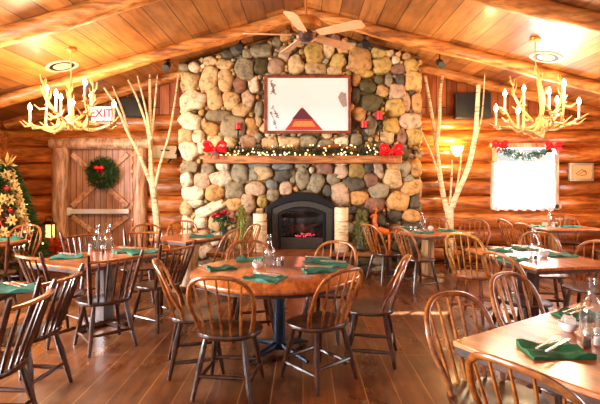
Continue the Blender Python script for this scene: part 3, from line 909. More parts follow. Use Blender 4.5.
setting(8, 239.3, .34, .26, .2, 'on the table in front of the Christmas tree', 21, cut=False)
setting(16, 289.5, .30, .24, .2, 'on the lower left table', 22, crz=1)


def bottle(p, label, h=.27, proto=[None]):
    if proto[0] is None:
        r = thing('glass_carafe', label, 'bottle', p, group='clear glass carafes')
        MB().lathe([(.001, .003), (.047, .003), (.05, .012), (.05, .11), (.046, .135), (.03, .165), (.0195, .19), (.0175, .225), (.02, .245), (.023, .255), (.023, .262), (.019, .262), (.0145, .225), (.0165, .19), (.027, .164), (.042, .135), (.045, .11), (.045, .016), (.001, .012)], seg=20).build('bottle_glass', M['glass'], r)
        MB().lathe([(.001, .014), (.043, .014), (.044, .02), (.044, .09), (.001, .09)], seg=16).build('water', glassy('water', (.96, .98, .98, 1), .05), r)
        r.scale = (1.12, 1.12, 1.16); proto[0] = r
    else: dup(proto[0], p, 0, label, 'clear glass carafes')


def shaker(p, label, salt=True, proto={}):
    if salt not in proto:
        r = thing('salt_shaker' if salt else 'pepper_shaker', label, 'shaker', p, group='glass table shakers')
        MB().lathe([(.001, .002), (.02, .002), (.021, .01), (.017, .065), (.016, .068), (.001, .068)], seg=12).build('shaker_glass', M['glass'], r)
        MB().lathe([(.001, .005), (.017, .005), (.015, .045), (.001, .045)], seg=12).build('filling', M['salt'] if salt else M['pepper'], r)
        MB().lathe([(.0175, .066), (.0185, .07), (.017, .082), (.01, .088), (.001, .089)], seg=12).build('lid', M['steel'], r)
        proto[salt] = r
    else: dup(proto[salt], p, 0, label, 'glass table shakers')


def bowl(p, label, proto=[None]):
    if proto[0] is None:
        r = thing('sugar_bowl', label, 'bowl', p, group='white sugar packet bowls')
        MB().lathe([(.001, .002), (.026, .002), (.03, .008), (.048, .03), (.052, .05), (.049, .05), (.044, .032), (.024, .012), (.001, .01)], seg=20).build('bowl_body', M['china'], r)
        for k in range(7):
            m = Matrix.Rotation(rnd.uniform(-.4, .4), 3, 'X') @ Matrix.Rotation(rnd.uniform(-.3, .3), 3, 'Y')
            MB().box(((k - 3) * .011, rnd.uniform(-.008, .008), .05), (.004, .05, .05), m=m).build('packet', M['paper'], r)
        proto[0] = r
    else: dup(proto[0], p, rnd.uniform(0, 3), label, 'white sugar packet bowls')


for bp, sp, pp, wp, nm in (
    ((269.5, 266.5), (278.5, 266.5), (282.5, 265.5), (257.5, 268), 'the round table'),
    ((591.5, 337), (597.5, 346), (587, 347.5), (568.5, 331), 'the nearest right table'),
    ((534.5, 257.5), (531, 259.6), (535.5, 260.2), (544, 257), 'the window-lit table'),
    ((549.5, 226), (553.5, 227.4), (556.5, 226.9), (544.8, 226.4), 'the farthest right table'),
    ((422.5, 230.5), (415.5, 231.8), (411, 231.6), (430.5, 230.6), 'the tan-post table'),
    ((108.5, 249.8), (90, 251.5), (102.5, 253), None, 'the long left table')):
    bottle(TP(*bp), 'clear glass carafe on ' + nm + (', right of the pair' if 'long' in nm else ''))
    shaker(TP(*sp), 'small glass salt shaker beside the carafe on ' + nm)
    shaker(TP(*pp), 'small glass pepper shaker beside the carafe on ' + nm, False)
    if wp: bowl(TP(*wp), 'white china bowl of sugar packets on ' + nm)
bottle(TP(97.5, 250.3), 'clear glass carafe on the long left table, left of the pair')

# ------------------------------------------------------------------ greenery helpers
def fuzz(mb, pts, rad, n, l, w, out=1.0):
    pts = [Vector(p) for p in pts]
    for _ in range(n):
        i = rnd.randrange(len(pts) - 1); p = pts[i].lerp(pts[i + 1], rnd.random())
        t = (pts[i + 1] - pts[i]).normalized()
        d = Vector((rnd.gauss(0, 1), rnd.gauss(0, 1), rnd.gauss(0, 1))).normalized()
        q_ = p + d * rad * rnd.uniform(.1, .75)
        mb.leaf(q_, (d * out + t * rnd.uniform(-.8, .8)), l * rnd.uniform(.7, 1.2), w)
    return mb


def bow_ribbon(name, loc, s, label, group=None):
    r = thing(name, label, 'bow', loc, group=group)
    for sx in (-1, 1):
        for a in (.5, -.05):
            pth = [Vector((0, 0, 0)), Vector((sx * .5, -.12, .12 + a)), Vector((sx * .95, -.05, a * 1.1)), Vector((sx * .6, .12, -.1 + a * .5)), Vector((0, 0, 0))]
            sp = smooth_path(pth, 5)
            MB().tube([p * s for p in sp], [.3 * s * (0.3 + .7 * sin(pi * i / (len(sp) - 1))) for i in range(len(sp))], 8, .6).build('loop', M['red'], r)
        MB().tube([Vector((0, 0, 0)), Vector((sx * .25 * s, -.05 * s, -.45 * s)), Vector((sx * .42 * s, 0, -.95 * s))], [.1 * s, .17 * s, .2 * s], 6, .2).build('tail', M['red'], r)
    MB().ball((0, -.08 * s, 0), .2 * s, 8).build('knot', M['red'], r)
    return r


# wreath on the door
wc = P(102, 173, WY - .16)
wr_ = thing('door_wreath', 'round green pine wreath with a small red bow, hanging on the plank door', 'wreath', wc)
ring = [(cos(2 * pi * i / 24) * .19, 0, sin(2 * pi * i / 24) * .19) for i in range(25)]
b = MB().tube(ring[:-1], .03, 6, closed=True); fuzz(b, ring, .14, 2400, .09, .014); o = b.build('foliage', M['green'], wr_, smooth=False)
bw = MB().ball((0, -.1, .0), .03, 8)
kb = MB()
for sx in (-1, 1): kb.ball((sx * .05, -.12, .1), .055, 8, (1, .5, .75)); kb.tube([(0, -.12, .1), (sx * .04, -.11, .02)], [.015, .025], 6, .4)
kb.ball((0, -.13, .1), .028, 8); kb.build('bow', M['red'], wr_)
for k in range(4):
    w_ = -2.2 + k * .4; MB().lathe([(.004, 0), (.022, .01), (.02, .03), (.003, .05)], (cos(w_) * .2, -.1, sin(w_) * .2), 8).build('pine_cone', M['charlog'], wr_)

# mantel garland
gx0, gx1 = PX(220, 7.52), PX(388, 7.52)
gl = thing('mantel_garland', 'green pine garland with warm white fairy lights lying along the mantel', 'garland', (0, 7.55, MZ))
gp = [(gx0 + (gx1 - gx0) * i / 40, .02 * sin(i * 1.3), .075 + .016 * sin(i * .9)) for i in range(41)]
b = MB().tube(gp, .012, 5); fuzz(b, gp, .09, 3000, .06, .011); b.build('foliage', M['garland'], gl, smooth=False)
fm = None
for k in range(98):
    i = rnd.randrange(40); q_ = Vector(gp[i]).lerp(Vector(gp[i + 1]), rnd.random()); w_ = rnd.uniform(pi * .55, pi * 1.9)
    loc = q_ + Vector((0, -abs(cos(w_)) * .085 - .015, sin(w_) * .095 + .012))
    loc.z = max(loc.z, .012)
    if fm is None: fm = MB().ball((0, 0, 0), .0115, 8).build('fairy_light', M['fairy'], gl); fm.location = loc
    else:
        c_ = fm.copy(); COL.objects.link(c_); c_.parent = gl; c_.location = loc
bow_ribbon('ribbon_bow', P(215, 149, 7.36), .17, 'large red ribbon bow at the left end of the mantel', 'red mantel bows')
bow_ribbon('ribbon_bow', P(391, 152, 7.36), .17, 'large red ribbon bow at the right end of the mantel', 'red mantel bows')


def candlestick(px, py_top, py_cup, label):
    y = 7.72; b0 = Vector((PX(px, y), y, MZ))
    r = thing('candlestick', label, 'candle holder', b0, group='black iron candlesticks')
    zc = PZ(py_cup, y) - MZ
    MB().lathe([(.07, 0), (.07, .014), (.018, .024), (.013, zc * .4), (.024, zc * .45), (.013, zc * .5), (.013, zc - .02), (.055, zc - .012), (.062, zc)], seg=12).build('stand', M['iron'], r)
    c_ = thing('pillar_candle', label.replace('black iron candlestick', 'red pillar candle on the stand').replace(' with red candle', ''), 'candle', b0 + Vector((0, 0, zc)), group='red pillar candles')
    h = PZ(py_top, y) - PZ(py_cup, y)
    MB().lathe([(.056, 0.001), (.056, h - .006), (.048, h), (.001, h - .008)], seg=16).build('wax', M['redwax'], c_)
    MB().tube([(0, 0, h - .01), (.002, 0, h + .018)], .002, 5).build('wick', M['black'], c_)


candlestick(238, 123, 129.5, 'black iron candlestick with red candle, left of the lake picture')
candlestick(364, 121, 128, 'black iron candlestick with red candle, shorter one right of the lake picture')
candlestick(379.5, 111, 120, 'black iron candlestick with red candle, tallest, farthest right on the mantel')
o = MB().tube([(PX(308, 7.75), 7.75, MZ + .1), (PX(325, 7.75), 7.75, MZ + .155), (PX(342, 7.75), 7.75, MZ + .19)], [.025, .06, .045], 10, .8).build('driftwood', M['mountain'])
MB().box((PX(330, 7.75) , 7.75, MZ + .045), (.3, .09, .09)).build('wood_rest', M['mantel'], o, .01)
tag(o, 'orange-brown piece of driftwood lying on the mantel behind the garland', 'driftwood')

# lake picture
pc = thing('framed_picture', 'large wood-framed misty lake picture hung on the chimney', 'picture', (PX(307.5, 7.70), 7.72, PZ(133.5, 7.70)))
pw, ph = 87 * 7.7 / F, 58.5 * 7.7 / F
fr = MB()
for z in (.025, ph - .025): fr.box((0, 0, z), (pw, .05, .05))
for x in (-1, 1): fr.box((x * (pw / 2 - .025), 0, ph / 2), (.05, .05, ph - .1))
fr.build('picture_frame', M['frame'], pc, .006)
pn = MB().box((0, .005, ph / 2), (pw - .08, .015, ph - .08)).build('print', M['print'], pc)
def flat(pl, name, mat, dy=-.005):
    MB().prism(pl, dy, .0, 'Y').build(name, mat, pn)
k = 7.7 / F
def pp_(a, b): return ((a - 307.5) * k, (133.5 - b) * k)
flat([pp_(285, 130), pp_(323, 130), pp_(303, 107.5), pp_(301, 107.5)], 'dock_sides', plain('print red', (176, 58, 40), .4, 0, .15))
flat([pp_(292, 119), pp_(313.5, 119), pp_(304, 109), pp_(300, 109)], 'dock_deck', plain('print dark red', (96, 40, 44), .4, 0, .15), -.007)
flat([pp_(292, 126.5), pp_(316, 126.5), pp_(312, 121), pp_(295, 121)], 'dock_step', plain('print orange', (226, 130, 70), .4, 0, .15), -.007)
flat([pp_(338, 97), pp_(341, 91.5), pp_(346, 93), pp_(347, 106), pp_(343, 107), pp_(339.5, 101)], 'far_shore', plain('print grey brown', (158, 140, 122), .5, 0, .2))
for a, b_ in (((271, 81), (275, 95)), ((270, 112), (276, 127)), ((272, 106), (278, 118)), ((274, 84), (272, 93))):
    x0, z0 = pp_(*a); x1, z1 = pp_(*b_); tw = MB()
    tw.tube([(x0, -.006, z0), ((x0 + x1) / 2 + .01, -.006, (z0 + z1) / 2), (x1, -.006, z1)], .003, 5)
    for _ in range(14):
        t_ = rnd.random(); tw.leaf((x0 + (x1 - x0) * t_, -.007, z0 + (z1 - z0) * t_), (rnd.uniform(-1, 1), -.05, rnd.uniform(-1, 1)), .04, .018, (0, 1, 0))
    tw.build('leafy_twig', M['twig'], pn)

# hearth decor
def birch_log(px, py_top, h_lab):
    y = 7.53; r_ = .118; z1 = PZ(py_top, y)
    t = thing('birch_log', h_lab, 'log', (PX(px, y), y, HZ), group='upright birch logs')
    MB().lathe([(r_ * .98, 0), (r_ * 1.02, .15), (r_, .35), (r_ * 1.01, z1 - HZ - .012), (r_ * .97, z1 - HZ)], seg=20).build('bark', M['birch'], t)
    MB().lathe([(r_ * .9, z1 - HZ), (r_ * .9, z1 - HZ + .004), (.001, z1 - HZ + .004)], seg=20).build('cut_end', M['tanpost'], t)


birch_log(260, 213.5, 'upright white birch log standing left of the fireplace insert')
birch_log(341.5, 207.5, 'upright white birch log standing right of the fireplace insert')
y = 7.56
st = thing('straw_tree', 'small cone-shaped tree of pale twigs on the hearth, right of the birch log', 'ornament', (PX(361.5, y), y, HZ))
b = MB()
for k in range(900):
    t_ = rnd.random() ** .7; w_ = rnd.uniform(0, 2 * pi); r_ = .17 * (1 - t_) + .008
    b.leaf((cos(w_) * r_ * .8, sin(w_) * r_ * .8, .04 + t_ * .64), (cos(w_) * .6, sin(w_) * .6, rnd.uniform(-1, .5)), .09, .016)
b.build('twigs', M['straw'], st, smooth=False); MB().lathe([(.1, 0), (.14, .05), (.008, .7), (.001, .71)], seg=12).build('core', M['garland'], st)
gt = thing('slim_tree', 'slim yellow-green cone tree on the hearth beside the red flowers', 'ornament', (PX(241.5, y), y, HZ))
b = MB()
for k in range(600):
    t_ = rnd.random() ** .7; w_ = rnd.uniform(0, 2 * pi); r_ = .085 * (1 - t_) + .006
    b.leaf((cos(w_) * r_ * .8, sin(w_) * r_ * .8, .1 + t_ * .66), (cos(w_) * .6, sin(w_) * .6, rnd.uniform(-.6, 1)), .07, .014)
b.build('foliage', M['paleleaf'], gt, smooth=False); MB().lathe([(.05, 0), (.055, .1), (.03, .3), (.004, .74)], seg=10).build('core', M['straw'], gt)
fl = thing('flower_vase', 'grey vase of dark red flowers on the hearth, left of the slim cone tree', 'flowers', (PX(223, 7.5), 7.5, HZ))
MB().lathe([(.06, 0), (.085, .1), (.075, .25), (.05, .32), (.06, .36), (.054, .36), (.04, .3), (.001, .28)], seg=16).build('vase', M['grey'], fl)
b = MB(); gg = MB()
for k in range(16):
    w_ = rnd.uniform(0, 2 * pi); r_ = rnd.uniform(.03, .2); p = Vector((cos(w_) * r_, sin(w_) * r_ * .7, .66 - r_ * .6 + rnd.uniform(-.05, .06)))
    h = MB().ball(p, .036, 8, (1, 1, .8))
    for j in range(7): h.leaf(p, (rnd.uniform(-1, 1), rnd.uniform(-1, 1), rnd.uniform(-.2, 1)), .06, .04)
    h.build('blossom', M['flower'], fl)
    gg.tube([(0, 0, .33), p * .55 + Vector((0, 0, .17)), p], .004, 5)
    for j in range(6): gg.leaf(p * .7 + Vector((0, 0, .12)), (rnd.uniform(-1, 1), rnd.uniform(-1, 1), rnd.uniform(-.4, .6)), .1, .03)
gg.build('stems', M['green'], fl, smooth=False)
de = thing('wooden_deer', 'orange wooden deer figure standing at the right end of the hearth', 'figurine', (PX(381, 7.6), 7.6, HZ), 0); de.scale = (1, 1, .88)
k = .87
body = MB()
body.tube([(.12, 0, .36), (.0, 0, .39), (-.1, 0, .42), (-.13, 0, .5)], [.075, .085, .07, .04], 10, .8)
body.tube([(-.1, 0, .44), (-.12, 0, .56), (-.1, 0, .68)], [.055, .042, .04], 8)
body.tube([(-.07, 0, .69), (-.13, 0, .68), (-.19, 0, .65)], [.03, .042, .02], 8)
body.build('body', M['orangeleaf'], de)
for x, yy in ((.14, .03), (.14, -.03), (-.09, .03), (-.09, -.03)): MB().tube([(x, yy, .36), (x * 1.05, yy, .18), (x, yy, 0)], [.03, .017, .012], 8).build('leg', M['orangeleaf'], de)
for sx in (-1, 1):
    MB().tube([(-.1, sx * .02, .71), (-.07, sx * .06, .8), (-.11, sx * .09, .88)], [.009, .008, .004], 6).tube([(-.08, sx * .05, .78), (-.13, sx * .07, .82)], [.007, .004], 6).build('antler', M['orangeleaf'], de)

# ------------------------------------------------------------------ birch trees
def tree(name, label, d, limbs, group):
    b0 = limbs[0][0][0]
    o_ = Vector((PX(b0[0], d), d, 0)); r = thing(name, label, 'tree', o_, group=group)
    for i, (pl, r0, r1) in enumerate(limbs):
        pts = []
        for j, (px, py) in enumerate(pl):
            dd = d + (.0 if i == 0 else .12 * sin(i * 2.4) * j / max(1, len(pl) - 1)) + .01 * sin(j * 2 + i)
            pts.append(P(px, py, dd) - o_)
        if i == 0: pts[0].z = 0
        sp = smooth_path(pts, 4); n = len(sp)
        MB().tube(sp, [(r0 + (r1 - r0) * j / (n - 1)) * (1 + rnd.uniform(-.06, .06)) for j in range(n)], 8).build('trunk' if i == 0 else 'branch', M['birch'], r)
    return r


tree('birch_tree', 'bare white birch branches standing left of the chimney by the door', 8.0, [
    ([(160, 262), (158, 235), (156, 212), (153.5, 192), (151.5, 176)], .075, .055),
    ([(151.5, 178), (151, 160), (150.5, 133), (150, 100), (150, 73)], .05, .02),
    ([(152, 186), (147, 174), (138, 152), (127.5, 132), (116, 106), (104, 88)], .04, .016),
    ([(129, 135), (123, 112), (112, 85)], .026, .014),
    ([(150.5, 150), (147, 127), (137, 98), (128, 80)], .03, .014),
    ([(150.5, 136), (146, 110), (137, 75)], .026, .013),
    ([(151, 140), (154, 115), (157.5, 75)], .028, .013),
    ([(154.5, 190), (160, 165), (169, 135), (175, 100), (178.5, 73)], .03, .012)], 'birch trees beside the chimney')
tree('birch_tree', 'forked bare birch with pale bark, right of the chimney behind a table', 8.08, [
    ([(449, 262), (449, 240), (449.5, 222), (449, 206)], .085, .075),
    ([(447, 210), (443, 194), (439.5, 172), (435.5, 140), (431, 110), (425, 76)], .055, .028),
    ([(452, 208), (456, 196), (468, 168), (475, 138), (477, 112), (478.5, 85)], .055, .036),
    ([(437, 142), (439.5, 119), (440, 96), (442.5, 76)], .036, .024),
    ([(476, 140), (482, 115), (485, 72)], .018, .01),
    ([(450, 204), (451.5, 180), (452, 160)], .022, .012),
    ([(455, 198), (459, 175), (461.5, 154)], .024, .014),
    ([(445, 196), (433, 158), (422, 133), (412, 103), (401, 75)], .022, .012)], 'birch trees beside the chimney')

# ------------------------------------------------------------------ christmas tree
cp = Vector((PX(7, 7.0), 7.0, 0))
ct = thing('christmas_tree', 'decorated Christmas tree at the left wall with a gold star flower on top', 'Christmas tree', cp)
TH = PZ(165, 7.0)
def tr_r(t_): return .60 * (1 - t_) ** .85 + .03
b = MB()
for k in range(5200):
    t_ = rnd.random() ** 1.25; w_ = rnd.uniform(0, 2 * pi); r_ = tr_r(t_) * rnd.uniform(.55, 1.0)
    b.leaf((cos(w_) * r_, sin(w_) * r_, .18 + t_ * (TH - .2)), (cos(w_), sin(w_), rnd.uniform(-.5, .5)), .12, .024)
b.build('foliage', M['green'], ct, smooth=False)
MB().tube([(0, 0, 0), (0, 0, TH)], [.05, .012], 8).build('trunk', M['charlog'], ct)
MB().lathe([(.25, 0), (.27, .03), (.1, .08), (.001, .09)], seg=16).build('stand', M['iron'], ct)
b = MB()
for k in range(26):
    w_ = rnd.uniform(0, 2 * pi); b.leaf((0, 0, TH), (cos(w_), -.4 + rnd.uniform(-.4, .4), sin(w_)), .22, .07)
b.build('star_flower', M['gold_orn'], ct, smooth=False)
fm = None
for k in range(60):
    t_ = rnd.random() ** 1.2; w_ = rnd.uniform(-pi, .25); r_ = tr_r(t_) * 1.03
    loc = Vector((cos(w_) * r_, sin(w_) * r_, .2 + t_ * (TH - .25)))
    if fm is None: fm = MB().ball((0, 0, 0), .014, 8).build('fairy_light', M['fairy'], ct); fm.location = loc
    else: c_ = fm.copy(); COL.objects.link(c_); c_.parent = ct; c_.location = loc
ball0 = flw0 = None
for px, py, kind in ((3, 186, 'r'), (13, 193, 'f'), (21, 189, 'r'), (20, 176, 'f'), (10, 208, 'r'), (24, 200, 'f'), (17, 214, 'f'), (31, 211, 'r'), (4, 199, 'f'), (27, 222, 'f'), (36, 220, 'r'), (5, 221, 'r'), (19, 226, 'r'), (33, 232, 'f'), (12, 178, 'r'), (8, 240, 'f'), (24, 240, 'r'), (35, 205, 'f'), (1, 175, 'f'), (40, 236, 'r'), (9, 200, 'f'), (14, 220, 'f'), (29, 215, 'f'), (2, 210, 'f'), (22, 210, 'f'), (16, 184, 'f'), (7, 185, 'f'), (11, 231, 'f'), (30, 225, 'f'), (3, 230, 'f'), (26, 191, 'f'), (20, 236, 'f')):
    zt = PZ(py, 6.7); t_ = min(.97, max(0, (zt - .18) / (TH - .2))); rr = tr_r(t_) + .02
    dx = max(-.95, min(.95, (PX(px, 6.75) - cp.x) / rr)); p = cp + Vector((dx * rr, -sqrt(1 - dx * dx) * rr, zt))
    if kind == 'r':
        lab = 'shiny red bauble hanging on the Christmas tree'
        if ball0 is None:
            ball0 = thing('bauble', lab, 'bauble', p, group='red baubles'); MB().ball((0, 0, -.04), .042, 12).build('ball', M['redball'], ball0); MB().lathe([(.012, -.002), (.012, .012), (.001, .013)], seg=8).build('cap', M['gold_orn'], ball0)
        else: dup(ball0, p, 0, lab, 'red baubles')
    else:
        lab = 'gold poinsettia flower ornament fixed on the Christmas tree'
        if flw0 is None:
            flw0 = thing('flower_ornament', lab, 'ornament', p, group='gold flower ornaments'); b = MB()
            for j in range(14):
                w_ = 2 * pi * j / 7 + (j > 6) * .4; b.leaf((0, -.01, 0), (cos(w_), -.35 - .4 * (j > 6), sin(w_)), .11 if j < 7 else .08, .055, (0, -1, .1))
            b.build('petals', M['gold_orn'], flw0, smooth=False); MB().ball((0, -.04, 0), .014, 8).build('centre', M['redball'], flw0)
        else: dup(flw0, p, 0, lab, 'gold flower ornaments')
# corner by the tree: crate with lantern, orange leaves
cr_ = thing('wooden_crate', 'low wooden crate under the lantern beside the left door post', 'crate', (PX(49, 7.95), 7.95, 0))
MB().box((0, 0, .02), (.4, .34, .04)).build('bottom', M['frame'], cr_)
for z in (.12, .27, .42):
    for sy in (-1, 1): MB().box((0, sy * .16, z), (.42, .02, .12)).build('slat', M['frame'], cr_, .003)
    for sx in (-1, 1): MB().box((sx * .2, 0, z), (.02, .32, .12)).build('slat', M['frame'], cr_, .003)
MB().box((0, 0, .49), (.42, .36, .03)).build('lid', M['frame'], cr_, .004)
ln = thing('lantern', 'dark lantern with a glowing pale pane, standing beside the Christmas tree', 'lantern', (PX(49, 7.95), 7.95, .506))
MB().box((0, 0, .015), (.2, .16, .03)).build('base', M['iron'], ln, .004)
for sx in (-1, 1):
    for sy in (-1, 1): MB().box((sx * .085, sy * .065, .155), (.016, .016, .25)).build('corner_post', M['iron'], ln)
MB().box((.02, 0, .155), (.11, .09, .24)).build('lit_pane', M['lantglow'], ln)
MB().box((0, 0, .31), (.2, .16, .06), taper=.4).build('roof', M['iron'], ln)
MB().tube([(-.07, 0, .33), (-.06, 0, .4), (0, 0, .43), (.06, 0, .4), (.07, 0, .33)], .006, 6).build('handle', M['iron'], ln)
ol = thing('orange_leaf_plant', 'pot of bright orange leaves on the floor between tree and door post', 'plant', (PX(52, 7.55), 7.55, 0))
MB().lathe([(.1, 0), (.14, .2), (.13, .22), (.001, .2)], seg=14).build('pot', M['frame'], ol)
b = MB()
for k in range(420):
    w_ = rnd.uniform(0, 2 * pi); r_ = rnd.uniform(0, .26); b.leaf((cos(w_) * r_, sin(w_) * r_ * .6, .24 + rnd.uniform(0, .36) * (1 - r_ * 1.6)), (cos(w_), sin(w_) - .5, rnd.uniform(-.2, 1)), .1, .06)
b.build('leaves', M['orangeleaf'], ol, smooth=False)
bow_ribbon('ribbon_bow', P(35, 235, 7.4) , .1, 'red ribbon bow low beside the Christmas tree and the orange leaves')

# ------------------------------------------------------------------ chandeliers
def chandelier(px, py, d, cands, spires, attach, label):
    c_ = P(px, py, d); r = thing('antler_chandelier', label, 'chandelier', c_, group='antler chandeliers')
    k = d / F
    MB().ball((0, 0, -.1), .075, 10, (1, 1, .8)).build('hub', M['antler'], r)
    for i, (dx, up) in enumerate(cands):
        x = dx * k; R_ = .54; y = sqrt(max(.02, R_ * R_ - x * x)) * (1 if i % 2 else -1) * .85; x = PX(px + dx, d + y) - c_.x; zb = PZ(py - up, d + y) - c_.z; z = zb - .25
        w_ = atan2(y, x); rr = hypot(x, y)
        low = min(-.16, z - .03)
        pts = [(0, 0, -.08), (cos(w_ + .5) * rr * .35, sin(w_ + .5) * rr * .35, low - .05), (cos(w_ + .2) * rr * .75, sin(w_ + .2) * rr * .75, low), (x, y, z)]
        tip = Vector((x, y, z)) + Vector((cos(w_ - .5) * .12, sin(w_ - .5) * .12, .07))
        sp = smooth_path(pts + [tip], 5); n = len(sp)
        a = MB().tube(sp, [.03 - .024 * j / (n - 1) for j in range(n)], 8)
        for q_, ln_, sg in ((.25, .16, -1), (.45, .20, 1), (.62, .16, -1), (.72, .13, 1)):
            j = int(q_ * (n - 1)); p = sp[j]; side = Vector((-sin(w_), cos(w_), 0)) * sg; fw = Vector((cos(w_), sin(w_), 0))
            a.tube([p, p + side * ln_ * .55 + fw * .05 + Vector((0, 0, -.02)), p + side * ln_ + fw * .1 + Vector((0, 0, ln_ * .35))], [.017, .013, .004], 7)
        an = a.build('antler', M['antler'], r)
        MB().lathe([(.03, z - .005), (.036, z + .004), (.012, z + .01)], (x, y, 0), 10).build('drip_cup', M['antler'], an)
        cd = MB().lathe([(.014, z + .005), (.014, zb - .05)], (x, y, 0), 10).build('candle', M['candlesleeve'], r)
        MB().lathe([(.01, zb - .05), (.026, zb - .02), (.023, zb + .01), (.002, zb + .055)], (x, y, 0), 10).build('bulb', M['bulb'], cd)
    for i, (dx, top) in enumerate(spires):
        x = dx * k; z = top * k; y = -.05 + .12 * (i % 3 - 1); h = z + .12
        sp = smooth_path([(x * .3, y * .2, -.12), (x * .8 + .02, y, -.12 + h * .35), (x * 1.05, y, -.12 + h * .7), (x, y * .7, z)], 5); n = len(sp)
        a = MB().tube(sp, [.026 + .016 * sin(pi * min(1, j / (n - 1) * 1.1)) - .02 * j / (n - 1) for j in range(n)], 8, .55)
        for q_, sg in ((.45, 1), (.55, -1), (.7, 1), (.8, -1)):
            p = sp[int(q_ * (n - 1))]; a.tube([p, p + Vector((sg * .035, .01, .05)), p + Vector((sg * .05, 0, .13))], [.018, .013, .004], 7)
        a.build('antler', M['antler'], r)
    ap = P(*attach, d) - c_; zc = ceil_z(c_.x + ap.x) - c_.z
    MB().tube([(0, 0, -.05), (ap.x, 0, ap.z * .8), (ap.x, 0, zc - .02)], .008, 6).build('chain', M['antler'], r)
    MB().lathe([(.075, zc + .0), (.07, zc - .03), (.02, zc - .055), (.001, zc - .055)], (ap.x, 0, 0), 14).build('ceiling_cap', M['brass'], r)
    for q in range(3):
        l = bpy.data.lights.new('chandelier_light', 'POINT'); l.energy = CH_W / 3; l.color = (1, .74, .42); l.shadow_soft_size = .2
        lo = bpy.data.objects.new('chandelier_light', l); COL.objects.link(lo); lo.location = c_ + Vector((.5 * cos(q * 2.1 + .5), .5 * sin(q * 2.1 + .5), .12))


CH_W = 84
chandelier(71, 112, 6.1, [(-41, 5), (-24, 24), (-15, 19), (-10, 15), (14, 30), (20, 17), (43, 8), (2, 10)], [(-20, 33), (0, 29), (19, 35)], (71, 50), 'antler chandelier with lit candle bulbs on the left, in front of the exit sign')
chandelier(541, 113, 6.1, [(-45, 5), (-36, 20), (-23, 3), (-17, 25), (8, 22), (16, 14), (23, 30), (38, 12)], [(-8, 44), (18, 37), (-24, 36)], (535, 42), 'antler chandelier with lit candle bulbs on the right, above the window')

# ceiling vents and spotlights
def on_ceiling(px, py):
    for i in range(2000):
        d = 4 + i * .002; p = P(px, py, d)
        if p.z >= ceil_z(p.x): 
            pass
        else: return p if i == 0 else p
    return P(px, py, 6.6)


def ceil_hit(px, py):
    lo, hi = 3.0, 9.5
    for _ in range(50):
        m = (lo + hi) / 2; p = P(px, py, m)
        if p.z < ceil_z(p.x): lo = m
        else: hi = m
    return P(px, py, lo)


for px, py, lab in ((62, 66, 'round louvred ceiling vent above the left chandelier'), (546, 57, 'round louvred ceiling vent above the right chandelier')):
    p = ceil_hit(px, py); ang = atan2(SL, 1) if p.x < 0 else -atan2(SR, 1)
    v = thing('ceiling_vent', lab, 'vent', p, group='round ceiling vents'); v.rotation_euler = (0, -ang, 0)
    MB().lathe([(.23, .0), (.23, -.012), (.19, -.016), (.175, -.010), (.175, 0)], seg=28).build('rim', plain('vent paint', (168, 156, 136), .5), v)
    MB().lathe([(.176, -.004), (.001, -.004)], seg=28).build('backing', M['black'], v)
    for rr in (.03, .07, .11): MB().lathe([(rr, -.007), (rr + .012, -.010), (rr + .012, -.007), (rr, -.005)], seg=24).build('louvre', M['cream'], v)
for px, py, lab, d in ((167, 66, 'black spotlight can under the ceiling left of the chimney', 7.55), (440, 63, 'black spotlight can under the ceiling right of the chimney', 7.5), (240, 46, 'small black spotlight at the chimney top, left of the fan', 7.55), (365, 43, 'small black spotlight at the chimney top, right of the fan', 7.55)):
    p = P(px, py, d); zc = ceil_z(p.x) - p.z
    s_ = thing('spotlight', lab, 'spotlight', p, group='black spotlights')
    MB().tube([(0, .08, .05), (0, 0, 0), (0, -.09, -.06)], [.05, .06, .062], 14).build('can', M['black'], s_)
    MB().tube([(0, .02, .02), (0, .02, zc)], .014, 8).build('stem', M['black'], s_)
    MB().lathe([(.05, zc - .02), (.05, zc)], (0, .02, 0), 12).build('mount', M['black'], s_)

# ceiling fan
hp = P(306, 37, 5.0); fn = thing('ceiling_fan', 'five-blade ceiling fan with pale wood blades and copper housing', 'fan', hp)
zc = ceil_z(hp.x) - hp.z
MB().tube([(0, 0, .1), (0, 0, zc)], .014, 8).build('downrod', M['brass'], fn)
MB().lathe([(.07, zc), (.065, zc - .05), (.02, zc - .08)], seg=16).build('ceiling_cap', M['brass'], fn)
MB().lathe([(.02, .23), (.1, .22), (.165, .185), (.175, .15), (.16, .10), (.09, .07), (.001, .07)], seg=28).build('motor_housing', M['brass'], fn)
MB().lathe([(.05, .07), (.085, .05), (.085, -.02), (.05, -.055), (.001, -.06)], seg=20).build('hub', M['darkpost'], fn)
for k in range(5):
    a = radians(184 + 72 * k); m = Matrix.Rotation(a, 3, 'Z') @ Matrix.Rotation(radians(-15), 3, 'X')
    out = [(.16, -.05), (.3, -.062), (.66, -.075), (.71, -.05), (.71, .05), (.66, .075), (.3, .062), (.16, .05)]
    bl = MB()
    vs = [m @ Vector((x, y, z)) + Vector((0, 0, .02)) for z in (-.004, .004) for x, y in out]
    n = len(out); bl.add(vs, [tuple(range(n - 1, -1, -1)), tuple(range(n, 2 * n))] + [(i, (i + 1) % n, n + (i + 1) % n, n + i) for i in range(n)])
    bo = bl.build('blade', M['blade'], fn)
    MB().tube([m @ Vector((.07, 0, .02)), m @ Vector((.15, 0, .03)), m @ Vector((.22, 0, .028))], [.02, .016, .03], 8, .4).build('blade_arm', M['brass'], bo)

